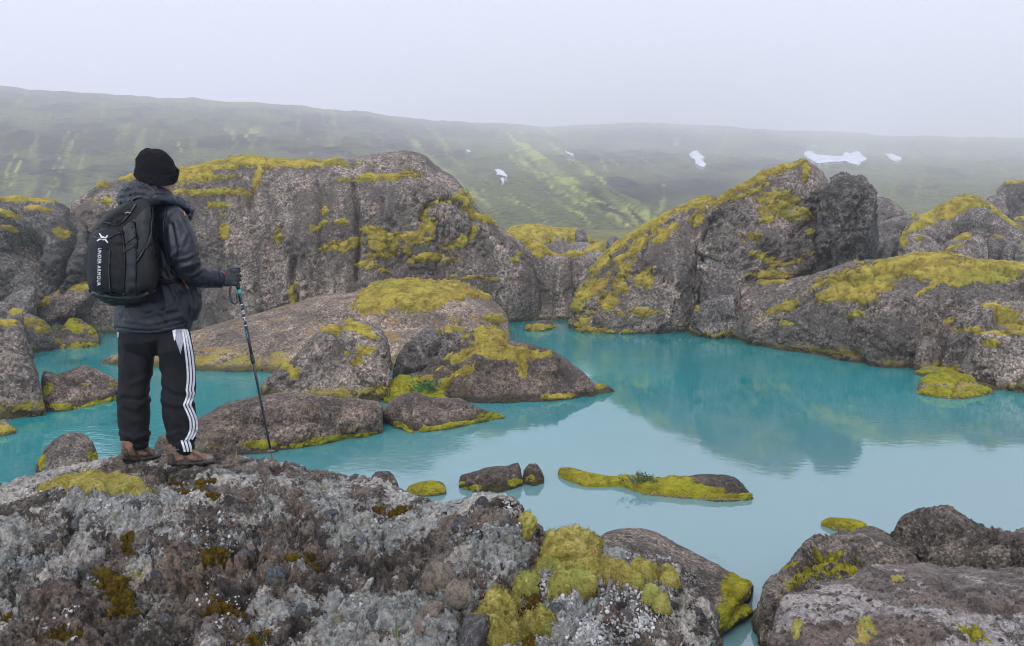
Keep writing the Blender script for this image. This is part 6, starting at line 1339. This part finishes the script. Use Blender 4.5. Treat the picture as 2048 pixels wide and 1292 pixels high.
def leafy(root, name, cx, cy, dist, hpx, n, mat, seed, spread=1.0, wid=0.18, stems=True):
    """upright stems with narrow leaves"""
    rr = np.random.default_rng(seed); vs, fs = [], []; sv, sf = [], []
    s_ = dist / FPX
    base = P(cx, cy, dist)
    for k in range(n):
        a = rr.uniform(0, 6.28); lean = rr.uniform(0.1, 0.8) * spread; h = hpx * s_ * rr.uniform(0.55, 1.0)
        b0 = base + np.array([rr.normal() * hpx * s_ * 0.45 * spread, rr.normal() * hpx * s_ * 0.35, 0])
        top = b0 + np.array([math.cos(a) * lean * h, math.sin(a) * lean * h, h])
        o = len(sv); w = h * 0.02
        sv += [b0 + [w, 0, -0.02], b0 + [-w, w, -0.02], b0 + [0, -w, -0.02], top]; sf += [(o, o + 1, o + 3), (o + 1, o + 2, o + 3), (o + 2, o, o + 3)]
        for j in range(9):
            t = rr.uniform(0.25, 1.0); p = b0 + (top - b0) * t
            d_ = rr.normal(size=3); d_[2] = abs(d_[2]) * 0.8 + 0.2; d_ /= np.linalg.norm(d_)
            L = h * rr.uniform(0.25, 0.45); sd = np.cross(d_, rr.normal(size=3)); sd /= np.linalg.norm(sd) + 1e-9
            o = len(vs); vs += [p, p + d_ * L * 0.5 + sd * L * wid, p + d_ * L + np.array([0, 0, -0.1 * L]), p + d_ * L * 0.5 - sd * L * wid]; fs.append((o, o + 1, o + 2, o + 3))
    st_ = obj('stem', np.array(sv), sf, mat, parent=root); st_['kind'] = 'stuff'
    lf = obj('foliage', np.array(vs), fs, mat, parent=root, smooth=False); lf['kind'] = 'stuff'
M['leaf'] = plain('willow_leaf', (0.075, 0.115, 0.055), 0.6, 0.35, 25)
M['leafbright'] = plain('bright_herb_leaf', (0.07, 0.16, 0.03), 0.6, 0.35, 25)
M['straw'] = plain('dry_straw', (0.36, 0.3, 0.2), 0.8, 0.2, 25)
M['grass'] = plain('shore_grass', (0.10, 0.15, 0.03), 0.8, 0.35, 25)
dw = float(water_depth(1285, 985))
sh = empty('shrub', P(1287, 968, dw), 'low grey-green willow shrub growing on the lime moss islet', 'shrub')
leafy(sh, 'shrub', 1287, 970, dw + 0.1, 22, 40, M['leaf'], 1, 1.3)
dg_ = float(water_depth(850, 800))
hb = empty('herb', P(852, 786, dg_), 'bright green herb clump in the wet gap between the two lake mounds', 'plant')
leafy(hb, 'herb', 852, 787, dg_ - 0.1, 22, 46, M['leafbright'], 2, 1.2, 0.3)
# blades: green bank, dry twig at the hiker's feet, sprigs on the boulder
def blades(name, cx, cy, dist, hpx, n, mat, seed, sx=1.0, parent=None, loc=None, bend=0.5):
    rr = np.random.default_rng(seed); vs, fs = [], []; s_ = dist / FPX; base = P(cx, cy, dist)
    for k in range(n):
        b0 = base + np.array([rr.normal() * hpx * s_ * sx, rr.normal() * hpx * s_ * sx * 0.5, 0]); h = hpx * s_ * rr.uniform(0.5, 1.1); a = rr.uniform(0, 6.28); l_ = rr.uniform(0.1, bend)
        d1 = np.array([math.cos(a), math.sin(a), 0]); w = np.array([-d1[1], d1[0], 0]) * h * 0.03; o = len(vs)
        m_ = b0 + d1 * l_ * h * 0.35 + [0, 0, h * 0.6]; t_ = b0 + d1 * l_ * h + [0, 0, h]
        vs += [b0 - w, b0 + w, m_ + w * 0.7, m_ - w * 0.7, t_]; fs += [(o, o + 1, o + 2, o + 3), (o + 3, o + 2, o + 4)]
    return obj(name, np.array(vs), fs, mat, parent=parent, loc=base if parent is None else (0, 0, 0))
db = float(water_depth(150, 688)) + 0.6
tag(blades('grass', 152, 664, db + 0.4, 16, 900, M['grass'], 3, 1.6), 'green grass on the pebbly bank left of the hiker', 'grass', kind='stuff')
def sprig(x, y, hpx, label, n=5, mat='straw', seed=1, name='dry_grass', cat='dry grass', **k):
    p, nn_ = hit(FG, x, y)
    if p is None: return
    tag(blades(name, x, y, depth_of(p), hpx, n, M[mat], seed, 0.12, **k), label, cat)
sprig(476, 917, 26, 'single pale dry stem on the boulder crest between the boots and the pole', 2, seed=5, bend=0.25)
sprig(955, 990, 34, 'two thin dry stems on the hump of the foreground boulder', 4, seed=6, bend=0.9)
sprig(1025, 1190, 34, 'wispy dry grass tuft above the moss clump in the boulder hollow', 16, seed=8, name='dry_grass_tuft', cat='grass tuft', bend=0.9)
sprig(1018, 1278, 30, 'small green grass tuft below the moss clump at the bottom edge', 14, 'grass', 9, name='grass_tuft', cat='grass tuft', bend=0.9)
sprig(980, 1046, 16, 'tiny green sprig on the hump of the foreground boulder', 5, 'leafbright', 10, name='sprig', cat='plant', bend=0.9)
sprig(790, 1275, 30, 'faint green sprig on the dark flank near the bottom edge', 8, 'grass', 12, name='sprig', cat='plant', bend=0.9)
